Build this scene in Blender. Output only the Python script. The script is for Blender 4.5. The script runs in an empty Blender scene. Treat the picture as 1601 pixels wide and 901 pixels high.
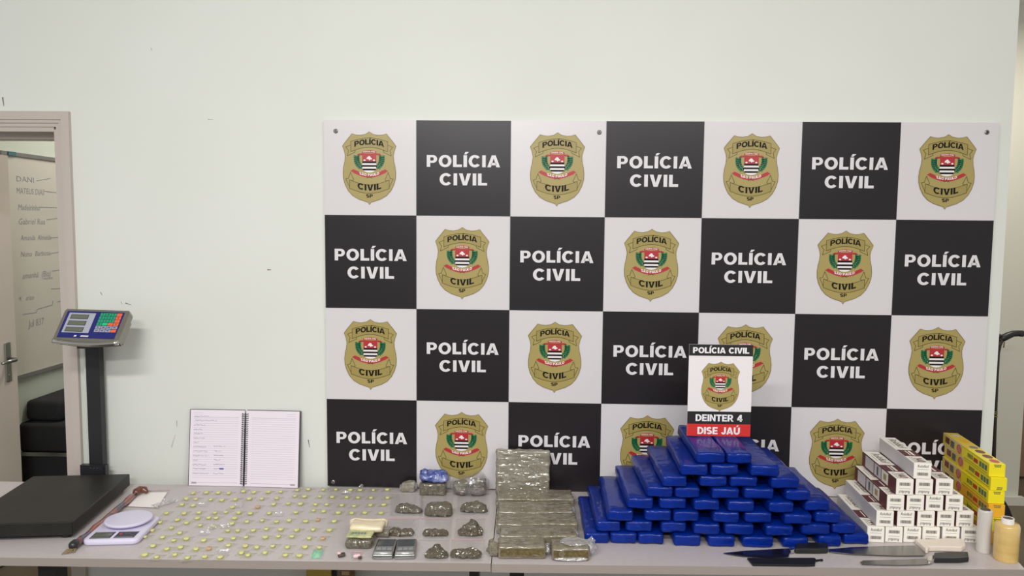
import bpy, bmesh, math, random
from mathutils import Vector, Matrix, noise
random.seed(7)
SC = bpy.context.scene
COL = SC.collection
PI = math.pi

# ------------------------------------------------------------------ camera
F_PX, U0, V0 = 1203.0, 800.5, 450.5
CAM = Vector((0.7946, -2.8430, 1.7466))
YAW, PITCH, ROLL = -0.03579, 0.08220, 0.00907
_f = Vector((math.sin(YAW)*math.cos(PITCH), math.cos(YAW)*math.cos(PITCH), -math.sin(PITCH)))
_r0 = Vector((math.cos(YAW), -math.sin(YAW), 0))
_u0 = _r0.cross(_f)
_r = _r0*math.cos(ROLL) + _u0*math.sin(ROLL)
_u = _u0*math.cos(ROLL) - _r0*math.sin(ROLL)
cd = bpy.data.cameras.new('camera')
cd.sensor_width = 36.0
cd.lens = F_PX/1601.0*36.0
cd.clip_start = 0.01
co = bpy.data.objects.new('camera', cd)
M = Matrix((( _r.x, _u.x, -_f.x, CAM.x), (_r.y, _u.y, -_f.y, CAM.y), (_r.z, _u.z, -_f.z, CAM.z), (0, 0, 0, 1)))
co.matrix_world = M
COL.objects.link(co)
SC.camera = co

def ray(px, py):
    return _f + _r*((px-U0)/F_PX) - _u*((py-V0)/F_PX)
def OZ(px, py, z):
    d = ray(px, py); return CAM + d*((z-CAM.z)/d.z)
def OY(px, py, y):
    d = ray(px, py); return CAM + d*((y-CAM.y)/d.y)
def OX(px, py, x):
    d = ray(px, py); return CAM + d*((x-CAM.x)/d.x)

# ------------------------------------------------------------------ world, lamps, exposure
w = bpy.data.worlds.new('room_light'); SC.world = w; w.use_nodes = True
w.node_tree.nodes['Background'].inputs[0].default_value = (0.97, 0.98, 1.0, 1)
w.node_tree.nodes['Background'].inputs[1].default_value = 0.52
def area(name, loc, sx, sy, power, col, target=None):
    l = bpy.data.lights.new(name, 'AREA'); l.shape = 'RECTANGLE'; l.size = sx; l.size_y = sy
    l.energy = power; l.color = col
    o = bpy.data.objects.new(name, l); o.location = loc
    if target:
        o.rotation_euler = (Vector(target)-Vector(loc)).to_track_quat('-Z', 'Y').to_euler()
    COL.objects.link(o); return o
area('ceiling_tube_light', (-0.3, -2.9, 3.02), 1.25, 0.16, 46, (1.0, 1.0, 0.98), (-0.3, -1.6, 0))
area('ceiling_tube_light', (2.0, -2.9, 3.02), 1.25, 0.16, 36, (1.0, 0.985, 0.94), (2.0, -1.4, 0))
area('ceiling_tube_light', (0.5, -4.6, 3.02), 1.25, 0.16, 58, (1.0, 1.0, 0.98), (0.5, -2.6, 0))
area('corridor_light', (3.4, 1.2, 3.0), 0.5, 0.3, 20, (1.0, 0.96, 0.88))
area('back_room_fill_light', (-1.0, 1.7, 3.0), 1.2, 0.3, 30, (1.0, 0.96, 0.90))  # unseen lamp, added to brighten the room behind the door
SC.view_settings.view_transform = 'Standard'
SC.view_settings.look = 'None'
SC.view_settings.gamma = 1.0
SC.view_settings.use_curve_mapping = False
SC.view_settings.exposure = 0.06

# ------------------------------------------------------------------ materials
def lin(c):
    return tuple(((v/255)/12.92 if v/255 <= .04045 else ((v/255+.055)/1.055)**2.4) for v in c) + (1,)
MATS = {}
def mat(name, rgb, rough=.5, metal=0, spec=.5, coat=0, coat_rough=.1, bump=0, bscale=40, rgb2=None, nscale=20, stretch=(1, 1, 1),
        coat_bump=0, cscale=60, cstretch=(1, 1, 1), detail=4, lo=.35, hi=.65, obj_space=True):
    if name in MATS: return MATS[name]
    m = bpy.data.materials.new(name); m.use_nodes = True
    nt = m.node_tree; b = nt.nodes['Principled BSDF']
    b.inputs['Base Color'].default_value = lin(rgb)
    b.inputs['Roughness'].default_value = rough
    b.inputs['Metallic'].default_value = metal
    b.inputs['Specular IOR Level'].default_value = spec
    b.inputs['Coat Weight'].default_value = coat
    b.inputs['Coat Roughness'].default_value = coat_rough
    b.inputs['Coat IOR'].default_value = 1.9 if coat_bump > .4 else 1.5
    tc = nt.nodes.new('ShaderNodeTexCoord')
    def nz(scale, st, det):
        mp = nt.nodes.new('ShaderNodeMapping'); mp.inputs['Scale'].default_value = st
        nt.links.new(tc.outputs['Object'], mp.inputs['Vector'])
        n = nt.nodes.new('ShaderNodeTexNoise'); n.inputs['Scale'].default_value = scale; n.inputs['Detail'].default_value = det
        nt.links.new(mp.outputs[0], n.inputs['Vector']); return n
    if rgb2:
        n = nz(nscale, stretch, detail)
        r = nt.nodes.new('ShaderNodeValToRGB')
        r.color_ramp.elements[0].position = lo; r.color_ramp.elements[0].color = lin(rgb)
        r.color_ramp.elements[1].position = hi; r.color_ramp.elements[1].color = lin(rgb2)
        nt.links.new(n.outputs[0], r.inputs[0]); nt.links.new(r.outputs[0], b.inputs['Base Color'])
    if bump:
        n = nz(bscale, stretch, 5); bp = nt.nodes.new('ShaderNodeBump'); bp.inputs['Strength'].default_value = bump
        bp.inputs['Distance'].default_value = .004
        nt.links.new(n.outputs[0], bp.inputs['Height']); nt.links.new(bp.outputs[0], b.inputs['Normal'])
    if coat_bump:
        n = nz(cscale, cstretch, 1); bp = nt.nodes.new('ShaderNodeBump'); bp.inputs['Strength'].default_value = coat_bump
        bp.inputs['Distance'].default_value = .009
        nt.links.new(n.outputs[0], bp.inputs['Height']); nt.links.new(bp.outputs[0], b.inputs['Coat Normal'])
    MATS[name] = m; return m
def clear(name, fac=.10, haze=.06, rgb=(235, 232, 232), rough=.12, bump=.5, bscale=90):
    """thin clear plastic film: mostly see-through, a little milky, with crinkled gloss"""
    m = bpy.data.materials.new(name); m.use_nodes = True; nt = m.node_tree
    nt.nodes.remove(nt.nodes['Principled BSDF']); out = nt.nodes['Material Output']
    tr = nt.nodes.new('ShaderNodeBsdfTransparent'); gl = nt.nodes.new('ShaderNodeBsdfGlossy'); df = nt.nodes.new('ShaderNodeBsdfDiffuse')
    gl.inputs['Roughness'].default_value = rough; df.inputs[0].default_value = lin(rgb)
    tc = nt.nodes.new('ShaderNodeTexCoord'); n = nt.nodes.new('ShaderNodeTexNoise'); n.inputs['Scale'].default_value = bscale
    nt.links.new(tc.outputs['Object'], n.inputs['Vector'])
    bp = nt.nodes.new('ShaderNodeBump'); bp.inputs['Strength'].default_value = bump; bp.inputs['Distance'].default_value = .006
    nt.links.new(n.outputs[0], bp.inputs['Height']); nt.links.new(bp.outputs[0], gl.inputs['Normal'])
    m1 = nt.nodes.new('ShaderNodeMixShader'); m1.inputs[0].default_value = haze
    nt.links.new(tr.outputs[0], m1.inputs[1]); nt.links.new(df.outputs[0], m1.inputs[2])
    m2 = nt.nodes.new('ShaderNodeMixShader'); m2.inputs[0].default_value = fac
    nt.links.new(m1.outputs[0], m2.inputs[1]); nt.links.new(gl.outputs[0], m2.inputs[2])
    nt.links.new(m2.outputs[0], out.inputs[0]); MATS[name] = m; return m

WALL = mat('wall_paint', (223, 225, 219), .55, rgb2=(221, 223, 216), nscale=1.6, lo=.4, hi=.6)
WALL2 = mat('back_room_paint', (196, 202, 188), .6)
WALL3 = mat('corridor_paint', (208, 205, 190), .6)
FLOOR = mat('floor_tile', (112, 100, 82), .45, rgb2=(96, 84, 68), nscale=3)
CEIL = mat('ceiling_paint', (235, 235, 230), .8)
TRIMM = mat('door_frame_paint', (194, 183, 175), .4)
LEAFM = mat('door_leaf_paint', (205, 194, 184), .35)
LAMIN = mat('table_laminate', (196, 187, 187), .33, rgb2=(192, 183, 183), nscale=60)
LAMED = mat('table_edge_band', (158, 147, 141), .4)
BLACKM = mat('black_steel', (32, 32, 34), .45, bump=.1, bscale=120)
PWHITE = mat('panel_white_print', (217, 212, 215), .3)
PBLACK = mat('panel_black_print', (33, 28, 32), .34, spec=.35)
PLET = mat('lettering_white', (224, 220, 224), .35)
GOLD = mat('badge_gold', (168, 151, 90), .4)
GOLD2 = mat('badge_ribbon_gold', (158, 141, 78), .4)
GLINE = mat('badge_dark_line', (76, 64, 24), .4)
GEDGE = mat('badge_outline', (122, 108, 58), .4)
INK = mat('badge_black', (22, 18, 12), .5, spec=.2)
RED = mat('badge_red', (178, 42, 48), .4)
GREEN = mat('badge_green', (22, 110, 70), .4)
WHITE = mat('print_white', (236, 230, 232), .4)
SRED = mat('sign_red', (212, 52, 48), .3)
STEEL = mat('brushed_steel', (176, 176, 174), .28, 1)
CHROME = mat('polished_steel', (205, 205, 200), .12, 1)
DSTEEL = mat('knife_steel', (150, 148, 146), .3, 1, bump=.05, bscale=200)
BLADEK = mat('dark_blade_coating', (26, 26, 34), .25, coat=.4)
BLUE = mat('blue_packing_tape', (0, 40, 138), .38, spec=.10, coat=.34, coat_rough=.07, bump=.22, bscale=26, rgb2=(0, 33, 118), nscale=14, coat_bump=.22, cscale=34, stretch=(1, .6, 1.6))
PILLM = mat('pill_yellow', (218, 216, 152), .55, rgb2=(204, 202, 126), nscale=120)
PILLO = mat('pill_orange', (204, 168, 126), .55)
FILM = clear('bag_film', .09, .10, bump=.35, bscale=60)
FILMY = clear('pill_bag_film', .07, .13, rgb=(228, 222, 190), bump=.3, bscale=70)
FILMW = clear('crumpled_film', .35, .25, rough=.15, bump=1.0, bscale=110)
ZIPP = mat('pink_zip', (200, 160, 162), .4)
ZIPW = mat('clear_zip', (186, 174, 170), .35)
HERB = mat('dried_herb', (92, 80, 58), .7, rgb2=(66, 56, 38), nscale=160, bump=.9, bscale=170, coat=.9, coat_rough=.06, coat_bump=.9, cscale=80)
HERBG = mat('dried_herb_grey', (104, 96, 78), .7, rgb2=(74, 66, 50), nscale=150, bump=.8, bscale=150, coat=.9, coat_rough=.06, coat_bump=.8, cscale=70)
SLAB = mat('wrapped_slab', (122, 112, 92), .55, rgb2=(148, 142, 128), nscale=34, stretch=(1, 1, 2.5), bump=.3, coat=1, coat_rough=.06, coat_bump=1.0, cscale=48, cstretch=(.5, 1, 1.8))
BRK = mat('pressed_herb_brick', (132, 124, 108), .6, rgb2=(108, 97, 72), nscale=44, lo=.3, hi=.7, bump=.35, bscale=120, coat=.8, coat_rough=.08, coat_bump=.7, cscale=34, cstretch=(.7, 1, 1))
BRK2 = mat('pressed_herb_dark', (110, 94, 52), .65, rgb2=(84, 70, 36), nscale=120, bump=.5, bscale=150, coat=.35, coat_bump=.5)
CREAM = mat('cream_bag', (232, 216, 184), .4, coat=.4, coat_bump=.5, cscale=40, bump=.2, bscale=40)
KWHITE = mat('kitchen_scale_plastic', (216, 210, 232), .3)
LCD = mat('lcd_grey', (104, 108, 96), .2)
LCDB = mat('lcd_bezel', (170, 172, 186), .35)
DARKP = mat('dark_plastic', (38, 38, 42), .35)
NAVY = mat('keypad_navy', (34, 40, 112), .3)
KGREEN = mat('key_green', (38, 160, 112), .4)
KGREEN2 = mat('key_bright_green', (40, 196, 120), .4)
KORG = mat('key_orange', (236, 106, 62), .4)
KGREY = mat('key_grey', (158, 160, 176), .4)
PAPER = mat('notebook_paper', (236, 226, 236), .6)
RULE = mat('ruled_line', (182, 168, 186), .7)
PEN = mat('pen_ink', (118, 108, 150), .7)
PENB = mat('blue_marker', (96, 88, 176), .7)
COVER = mat('notebook_cover', (58, 58, 60), .5)
BOARD = mat('whiteboard_face', (204, 198, 186), .25)
ALU = mat('board_frame', (150, 148, 146), .4, .6)
MARK = mat('marker_ink', (146, 146, 150), .6)
FABRIC = mat('sofa_fabric', (30, 29, 32), .85, bump=.3, bscale=220)
CARTON = mat('white_carton', (246, 240, 230), .5)
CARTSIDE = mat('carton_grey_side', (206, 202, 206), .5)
MAROON = mat('carton_maroon', (92, 38, 44), .5)
CINK = mat('carton_ink', (92, 84, 84), .6)
YEL = mat('yellow_carton', (240, 222, 30), .4)
YELO = mat('orange_carton', (238, 176, 44), .4)
YELD = mat('yellow_carton_side', (226, 196, 72), .42)
FOOD = mat('carton_food_picture', (134, 66, 56), .5, rgb2=(92, 44, 40), nscale=120)
FOODG = mat('carton_pack_picture', (150, 148, 140), .5, rgb2=(96, 92, 84), nscale=120)
SEAL = mat('carton_red_seal', (196, 78, 62), .5)
GINK = mat('carton_green_ink', (102, 112, 62), .5)
RINK = mat('carton_red_ink', (180, 58, 30), .5)
ROLLW = mat('white_film_roll', (206, 200, 194), .25, coat=.6)
AMBER = mat('amber_film_roll', (214, 178, 104), .22, coat=.8, rgb2=(222, 190, 122), nscale=6, stretch=(1, 1, 8))
CORE = mat('card_core', (88, 74, 66), .7)
HANDW = mat('white_handle', (232, 220, 206), .45)
HANDB = mat('black_handle', (30, 30, 30), .4)
CANEM = mat('cane_wood', (44, 34, 26), .4)
CANEB = mat('cane_bands', (122, 116, 40), .5)
GREENP = mat('green_sachet', (122, 190, 150), .5, rgb2=(160, 210, 180), nscale=60)
LABELG = mat('green_label', (150, 164, 112), .4, rgb2=(204, 200, 150), nscale=50)
PINK = mat('pink_capsule', (232, 196, 200), .4)
DBROWN = mat('dark_resin', (72, 52, 46), .35, coat=.5)
WRAPC = mat('printed_wrap', (142, 74, 56), .35, rgb2=(66, 50, 76), nscale=22, lo=.44, hi=.56, coat=.6, coat_bump=.5)
BROWNK = mat('brown_knob', (104, 58, 42), .35, coat=.4)
TAN = mat('tan_cord', (142, 118, 82), .7)
SCUFF = mat('scuff', (120, 116, 110), .7)
BBLUE = mat('blue_bag', (44, 66, 150), .3, coat=.9, coat_rough=.1, coat_bump=1.0, cscale=50, rgb2=(140, 150, 196), nscale=34, lo=.48, hi=.66)  # pale noise patches paint glints into the blue of the plastic
YBOARD = mat('yellow_board', (186, 160, 70), .6)
KRAFT = mat('kraft_box', (128, 98, 60), .6)
KLAB = mat('kraft_label', (190, 160, 124), .6)
DOORB = mat('far_door_wood', (134, 104, 84), .5)
SCREW = mat('screw_zinc', (130, 128, 126), .35, .8)
ACRYL = clear('clear_acrylic', .12, .03, rough=.03, bump=0)

# ------------------------------------------------------------------ mesh helpers
class MB:
    def __init__(s): s.v = []; s.f = []; s.m = []
    def add(s, vs, fs, mi=0):
        o = len(s.v); s.v += [Vector(v) for v in vs]; s.f += [[i+o for i in f] for f in fs]; s.m += [mi]*len(fs); return s
    def box(s, lo, hi, mi=0, X=None):
        x0, y0, z0 = lo; x1, y1, z1 = hi
        vs = [(x0,y0,z0),(x1,y0,z0),(x1,y1,z0),(x0,y1,z0),(x0,y0,z1),(x1,y0,z1),(x1,y1,z1),(x0,y1,z1)]
        if X is not None: vs = [X @ Vector(v) for v in vs]
        return s.add(vs, [(3,2,1,0),(4,5,6,7),(0,1,5,4),(1,2,6,5),(2,3,7,6),(3,0,4,7)], mi)
    def bm(s, b, mi=0):
        b.verts.index_update(); s.add([v.co.copy() for v in b.verts], [[v.index for v in f.verts] for f in b.faces], mi); b.free(); return s
    def prism(s, pts, d, mi=0):
        """polygon (3-D points, ccw seen from the side d points to) pushed along d, kept as solid"""
        n = len(pts); d = Vector(d)
        vs = [Vector(p) for p in pts] + [Vector(p)+d for p in pts]
        fs = [list(range(n))[::-1], list(range(n, 2*n))] + [(i, (i+1) % n, n+(i+1) % n, n+i) for i in range(n)]
        return s.add(vs, fs, mi)
    def lathe(s, prof, seg=24, mi=0, X=None, cap=True):
        vs = []; fs = []
        for r, z in prof:
            for k in range(seg):
                a = 2*PI*k/seg; vs.append((r*math.cos(a), r*math.sin(a), z))
        for j in range(len(prof)-1):
            for k in range(seg):
                k2 = (k+1) % seg; fs.append((j*seg+k, j*seg+k2, (j+1)*seg+k2, (j+1)*seg+k))
        if cap:
            fs.append(list(range(seg))[::-1]); fs.append([(len(prof)-1)*seg+k for k in range(seg)])
        if X is not None: vs = [X @ Vector(v) for v in vs]
        return s.add(vs, fs, mi)
    def tube(s, path, rad, seg=8, mi=0, closed=False):
        path = [Vector(p) for p in path]; n = len(path)
        rad = rad if isinstance(rad, (list, tuple)) else [rad]*n
        vs = []; fs = []; ref = None
        for i, p in enumerate(path):
            t = (path[min(i+1, n-1)]-path[max(i-1, 0)]).normalized()
            if ref is None: ref = t.orthogonal().normalized()
            ref = (ref - t*ref.dot(t)).normalized(); b = t.cross(ref)
            for k in range(seg):
                a = 2*PI*k/seg; vs.append(p + (ref*math.cos(a)+b*math.sin(a))*rad[i])
        for j in range(n-1):
            for k in range(seg):
                k2 = (k+1) % seg; fs.append((j*seg+k, j*seg+k2, (j+1)*seg+k2, (j+1)*seg+k))
        fs.append(list(range(seg))[::-1]); fs.append([(n-1)*seg+k for k in range(seg)])
        return s.add(vs, fs, mi)
    def xf(s, X): s.v = [X @ v for v in s.v]; return s
    def mesh(s, name, mats, smooth=False):
        me = bpy.data.meshes.new(name); me.from_pydata([tuple(v) for v in s.v], [], s.f)
        for m in (mats if isinstance(mats, (list, tuple)) else [mats]): me.materials.append(m)
        for p, mi in zip(me.polygons, s.m): p.material_index = mi; p.use_smooth = smooth
        me.update(); return me
def link(name, me, parent=None, loc=None, rz=None):
    o = bpy.data.objects.new(name, me); COL.objects.link(o)
    if parent is not None: o.parent = parent
    if loc is not None: o.location = loc
    if rz is not None: o.rotation_euler = (0, 0, rz)
    return o
def obj(name, mb, mats, parent=None, smooth=False, loc=None, rz=None):
    return link(name, mb.mesh(name, mats, smooth), parent, loc, rz)
def tag(o, label=None, cat=None, group=None, kind=None):
    for k, v in (('label', label), ('category', cat), ('group', group), ('kind', kind)):
        if v: o[k] = v
    return o
def thing(name, label, cat, loc=(0, 0, 0), rz=0, group=None):
    o = bpy.data.objects.new(name, None); o.empty_display_size = .05; COL.objects.link(o)
    o.location = loc; o.rotation_euler = (0, 0, rz); return tag(o, label, cat, group)
def struct(name, mb, m, parent=None):
    o = obj(name, mb, m, parent)
    if parent is None: o['kind'] = 'structure'
    return o
def rbox(sx, sy, sz, bev, seg=2, cuts=0):
    """rounded box, base centre at origin"""
    b = bmesh.new(); bmesh.ops.create_cube(b, size=1)
    for v in b.verts: v.co = Vector((v.co.x*sx, v.co.y*sy, v.co.z*sz+sz/2))
    bmesh.ops.bevel(b, geom=list(b.edges), offset=bev, segments=seg, profile=.5, affect='EDGES')
    if cuts: bmesh.ops.subdivide_edges(b, edges=[e for e in b.edges if e.calc_length() > min(sx, sy, sz)*.45], cuts=cuts, use_grid_fill=True)
    return b
def lump(b, amp, freq, seed=0, floor=None):
    off = Vector((seed*7.3, seed*3.1, seed*1.7))
    for v in b.verts:
        d = noise.noise_vector(v.co*freq+off)*amp
        v.co += d
        if floor is not None and v.co.z < floor: v.co.z = floor
    return b
def crease(b, amp, freq, st=(1, 1, 1), seed=0, power=5, floor=.0004):
    """sharp film wrinkles: thin ridges pushed out along the normals"""
    b.normal_update(); mv = []
    for v in b.verts:
        p = Vector((v.co.x*st[0], v.co.y*st[1], v.co.z*st[2]))*freq+Vector((seed*3.7, seed*1.9, seed))
        r = (1-min(1, abs(noise.noise(p))*1.6))**power+.5*(1-min(1, abs(noise.noise(p*2.3))*1.6))**power
        mv.append(v.normal*amp*(r-.25))
    for v, d in zip(b.verts, mv):
        v.co += d
        if v.co.z < floor: v.co.z = floor
    return b
def RZ(a): return Matrix.Rotation(a, 4, 'Z')
ORD = ['zeroth', 'first', 'second', 'third', 'fourth', 'fifth', 'sixth', 'seventh', 'eighth', 'ninth', 'tenth', 'eleventh', 'twelfth',
       'thirteenth', 'fourteenth', 'fifteenth', 'sixteenth', 'seventeenth', 'eighteenth', 'nineteenth', 'twentieth', 'twenty-first']

# ------------------------------------------------------------------ heavy block lettering (own glyphs, cap height 1)
def _arc(cx, cy, rx, ry, a0, a1, n=20):
    return [(cx+rx*math.cos(math.radians(a0+(a1-a0)*i/n)), cy+ry*math.sin(math.radians(a0+(a1-a0)*i/n))) for i in range(n+1)]
def _strip(A, B):
    return [[A[i], A[i+1], B[i+1], B[i]] for i in range(len(A)-1)]
def _R(x0, y0, x1, y1): return [[(x0, y0), (x1, y0), (x1, y1), (x0, y1)]]
def glyph(c):
    s, t = .27, .2
    if c == ' ': return [], .36
    if c == 'I': return _R(0, 0, s, 1), s
    if c == 'Í': return _R(0, 0, s, 1)+[[(.04, 1.07), (.22, 1.07), (.42, 1.27), (.15, 1.27)]], s
    if c == 'L': return _R(0, 0, s, 1)+_R(s, 0, .68, t+.02), .68
    if c == 'E': return _R(0, 0, s, 1)+_R(s, 0, .74, t)+_R(s, .4, .68, .6)+_R(s, .8, .72, 1), .74
    if c == 'T': return _R(0, .78, .82, 1)+_R(.275, 0, .545, .78), .82
    if c == 'N': return _R(0, 0, .25, 1)+_R(.6, 0, .85, 1)+[[(.25, 1), (.25, .62), (.6, 0), (.6, .38)]], .85
    if c == 'V': return [[(0, 1), (.28, 1), (.45, .3), (.45, 0), (.3, 0)], [(.62, 1), (.9, 1), (.6, 0), (.45, 0), (.45, .3)]], .9
    if c in 'AÃ':
        g = [[(0, 0), (.28, 0), (.49, .75), (.49, 1), (.34, 1)], [(.7, 0), (.98, 0), (.64, 1), (.49, 1), (.49, .75)], [(.25, .17), (.73, .17), (.68, .37), (.3, .37)]]
        if c == 'Ã': g += [[(.22, 1.08), (.4, 1.16), (.4, 1.28), (.22, 1.2)], [(.4, 1.16), (.58, 1.08), (.58, 1.2), (.4, 1.28)], [(.58, 1.08), (.74, 1.16), (.74, 1.28), (.58, 1.2)]]
        return g, .98
    if c == 'O' or c == '0':
        w = .98 if c == 'O' else .74
        return _strip(_arc(w/2, .5, w/2, .52, 0, 360, 32), _arc(w/2, .5, w/2-.26, .3, 0, 360, 32)), w
    if c == 'C':
        g = _strip(_arc(.48, .5, .48, .52, 38, 322, 28), _arc(.48, .5, .22, .3, 42, 318, 28)); return g, .92
    if c == 'D':
        o = [(s, 1)]+_arc(.38, .5, .5, .5, 90, -90, 20)+[(s, 0)]; i = [(s, .8)]+_arc(.38, .5, .23, .3, 90, -90, 20)+[(s, .2)]
        return _R(0, 0, s, 1)+_strip(o, i), .88
    if c in 'PR':
        o = [(s, 1)]+_arc(.46, .67, .34, .33, 90, -90, 16)+[(s, .34)]; i = [(s, .81)]+_arc(.44, .67, .1, .14, 90, -90, 16)+[(s, .53)]
        g = _R(0, 0, s, 1)+_strip(o, i)
        if c == 'R': g += [[(.36, .36), (.6, .36), (.9, 0), (.6, 0)]]; return g, .9
        return g, .8
    if c in 'UÚ':
        g = _R(0, .38, s, 1)+_R(.62, .38, .89, 1)+_strip(_arc(.445, .4, .445, .42, 180, 360, 18), _arc(.445, .4, .175, .2, 180, 360, 18))
        if c == 'Ú': g += [[(.34, 1.07), (.52, 1.07), (.72, 1.27), (.45, 1.27)]]
        return g, .89
    if c == 'J':
        return _R(.42, .34, .69, 1)+_strip(_arc(.345, .36, .345, .38, 195, 360, 16), _arc(.345, .36, .085, .16, 195, 360, 16)), .69
    if c == 'S':
        p = _arc(.4, .715, .27, .185, 25, 225, 14)+_arc(.42, .285, .27, .185, 45, -155, 14)
        A = []; B = []
        for i in range(len(p)):
            a = Vector(p[max(i-1, 0)]); b = Vector(p[min(i+1, len(p)-1)]); d = (b-a).normalized(); n_ = Vector((-d.y, d.x))*.115
            A.append((p[i][0]+n_.x*1.1, p[i][1]+n_.y)); B.append((p[i][0]-n_.x*1.1, p[i][1]-n_.y))
        return _strip(A, B), .82
    if c == '4': return _R(.42, 0, .68, 1)+[[(.42, 1), (0, .4), (0, .2), (.27, .38), (.42, .64)]]+_R(0, .2, .8, .39), .8
    if c == '1': return _R(.18, 0, .44, 1)+[[(.18, 1), (0, .8), (0, .62), (.18, .7)]], .46
    return _R(0, 0, .4, .1), .5
def words(mb, txt, cx, by, cap, width, mi, zf, gap=.07, fn=None):
    """flat letters in the x,z plane; zf = how far proud (towards -y); fn bends (x, z)"""
    x = 0; polys = []
    for c in txt:
        g, wd = glyph(c); polys += [[(p[0]+x, p[1]) for p in q] for q in g]; x += wd+gap
    x -= gap; sx = width/x
    for q in polys:
        pts = [(cx+(p[0]*sx-width/2), by+p[1]*cap) for p in q]
        if fn: pts = [fn(*p) for p in pts]
        a = sum(pts[i][0]*pts[(i+1) % len(pts)][1]-pts[(i+1) % len(pts)][0]*pts[i][1] for i in range(len(pts)))
        if a < 0: pts = pts[::-1]
        mb.add([(p[0], -zf, p[1]) for p in pts], [list(range(len(pts)))], mi)
    return mb
def text_mesh(mb, s, size, X, mi=0, offset=.0, shear=0, fit=None):
    """small lettering: font curve turned into a flat mesh, laid out by matrix X (x right, y up)"""
    c = bpy.data.curves.new('t', 'FONT'); c.body = s; c.size = size; c.offset = offset*size; c.shear = shear
    c.align_x = 'CENTER'; c.align_y = 'CENTER'; c.resolution_u = 2
    o = bpy.data.objects.new('t', c)
    me = o.to_mesh(); vs = [v.co.copy() for v in me.vertices]; fs = [list(p.vertices) for p in me.polygons]
    o.to_mesh_clear(); bpy.data.objects.remove(o); bpy.data.curves.remove(c)
    if fit and vs:
        wdt = max(v.x for v in vs)-min(v.x for v in vs); k = fit/max(wdt, 1e-6)
        for v in vs: v.x *= k
    return mb.add([X @ v for v in vs], fs, mi)

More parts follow.
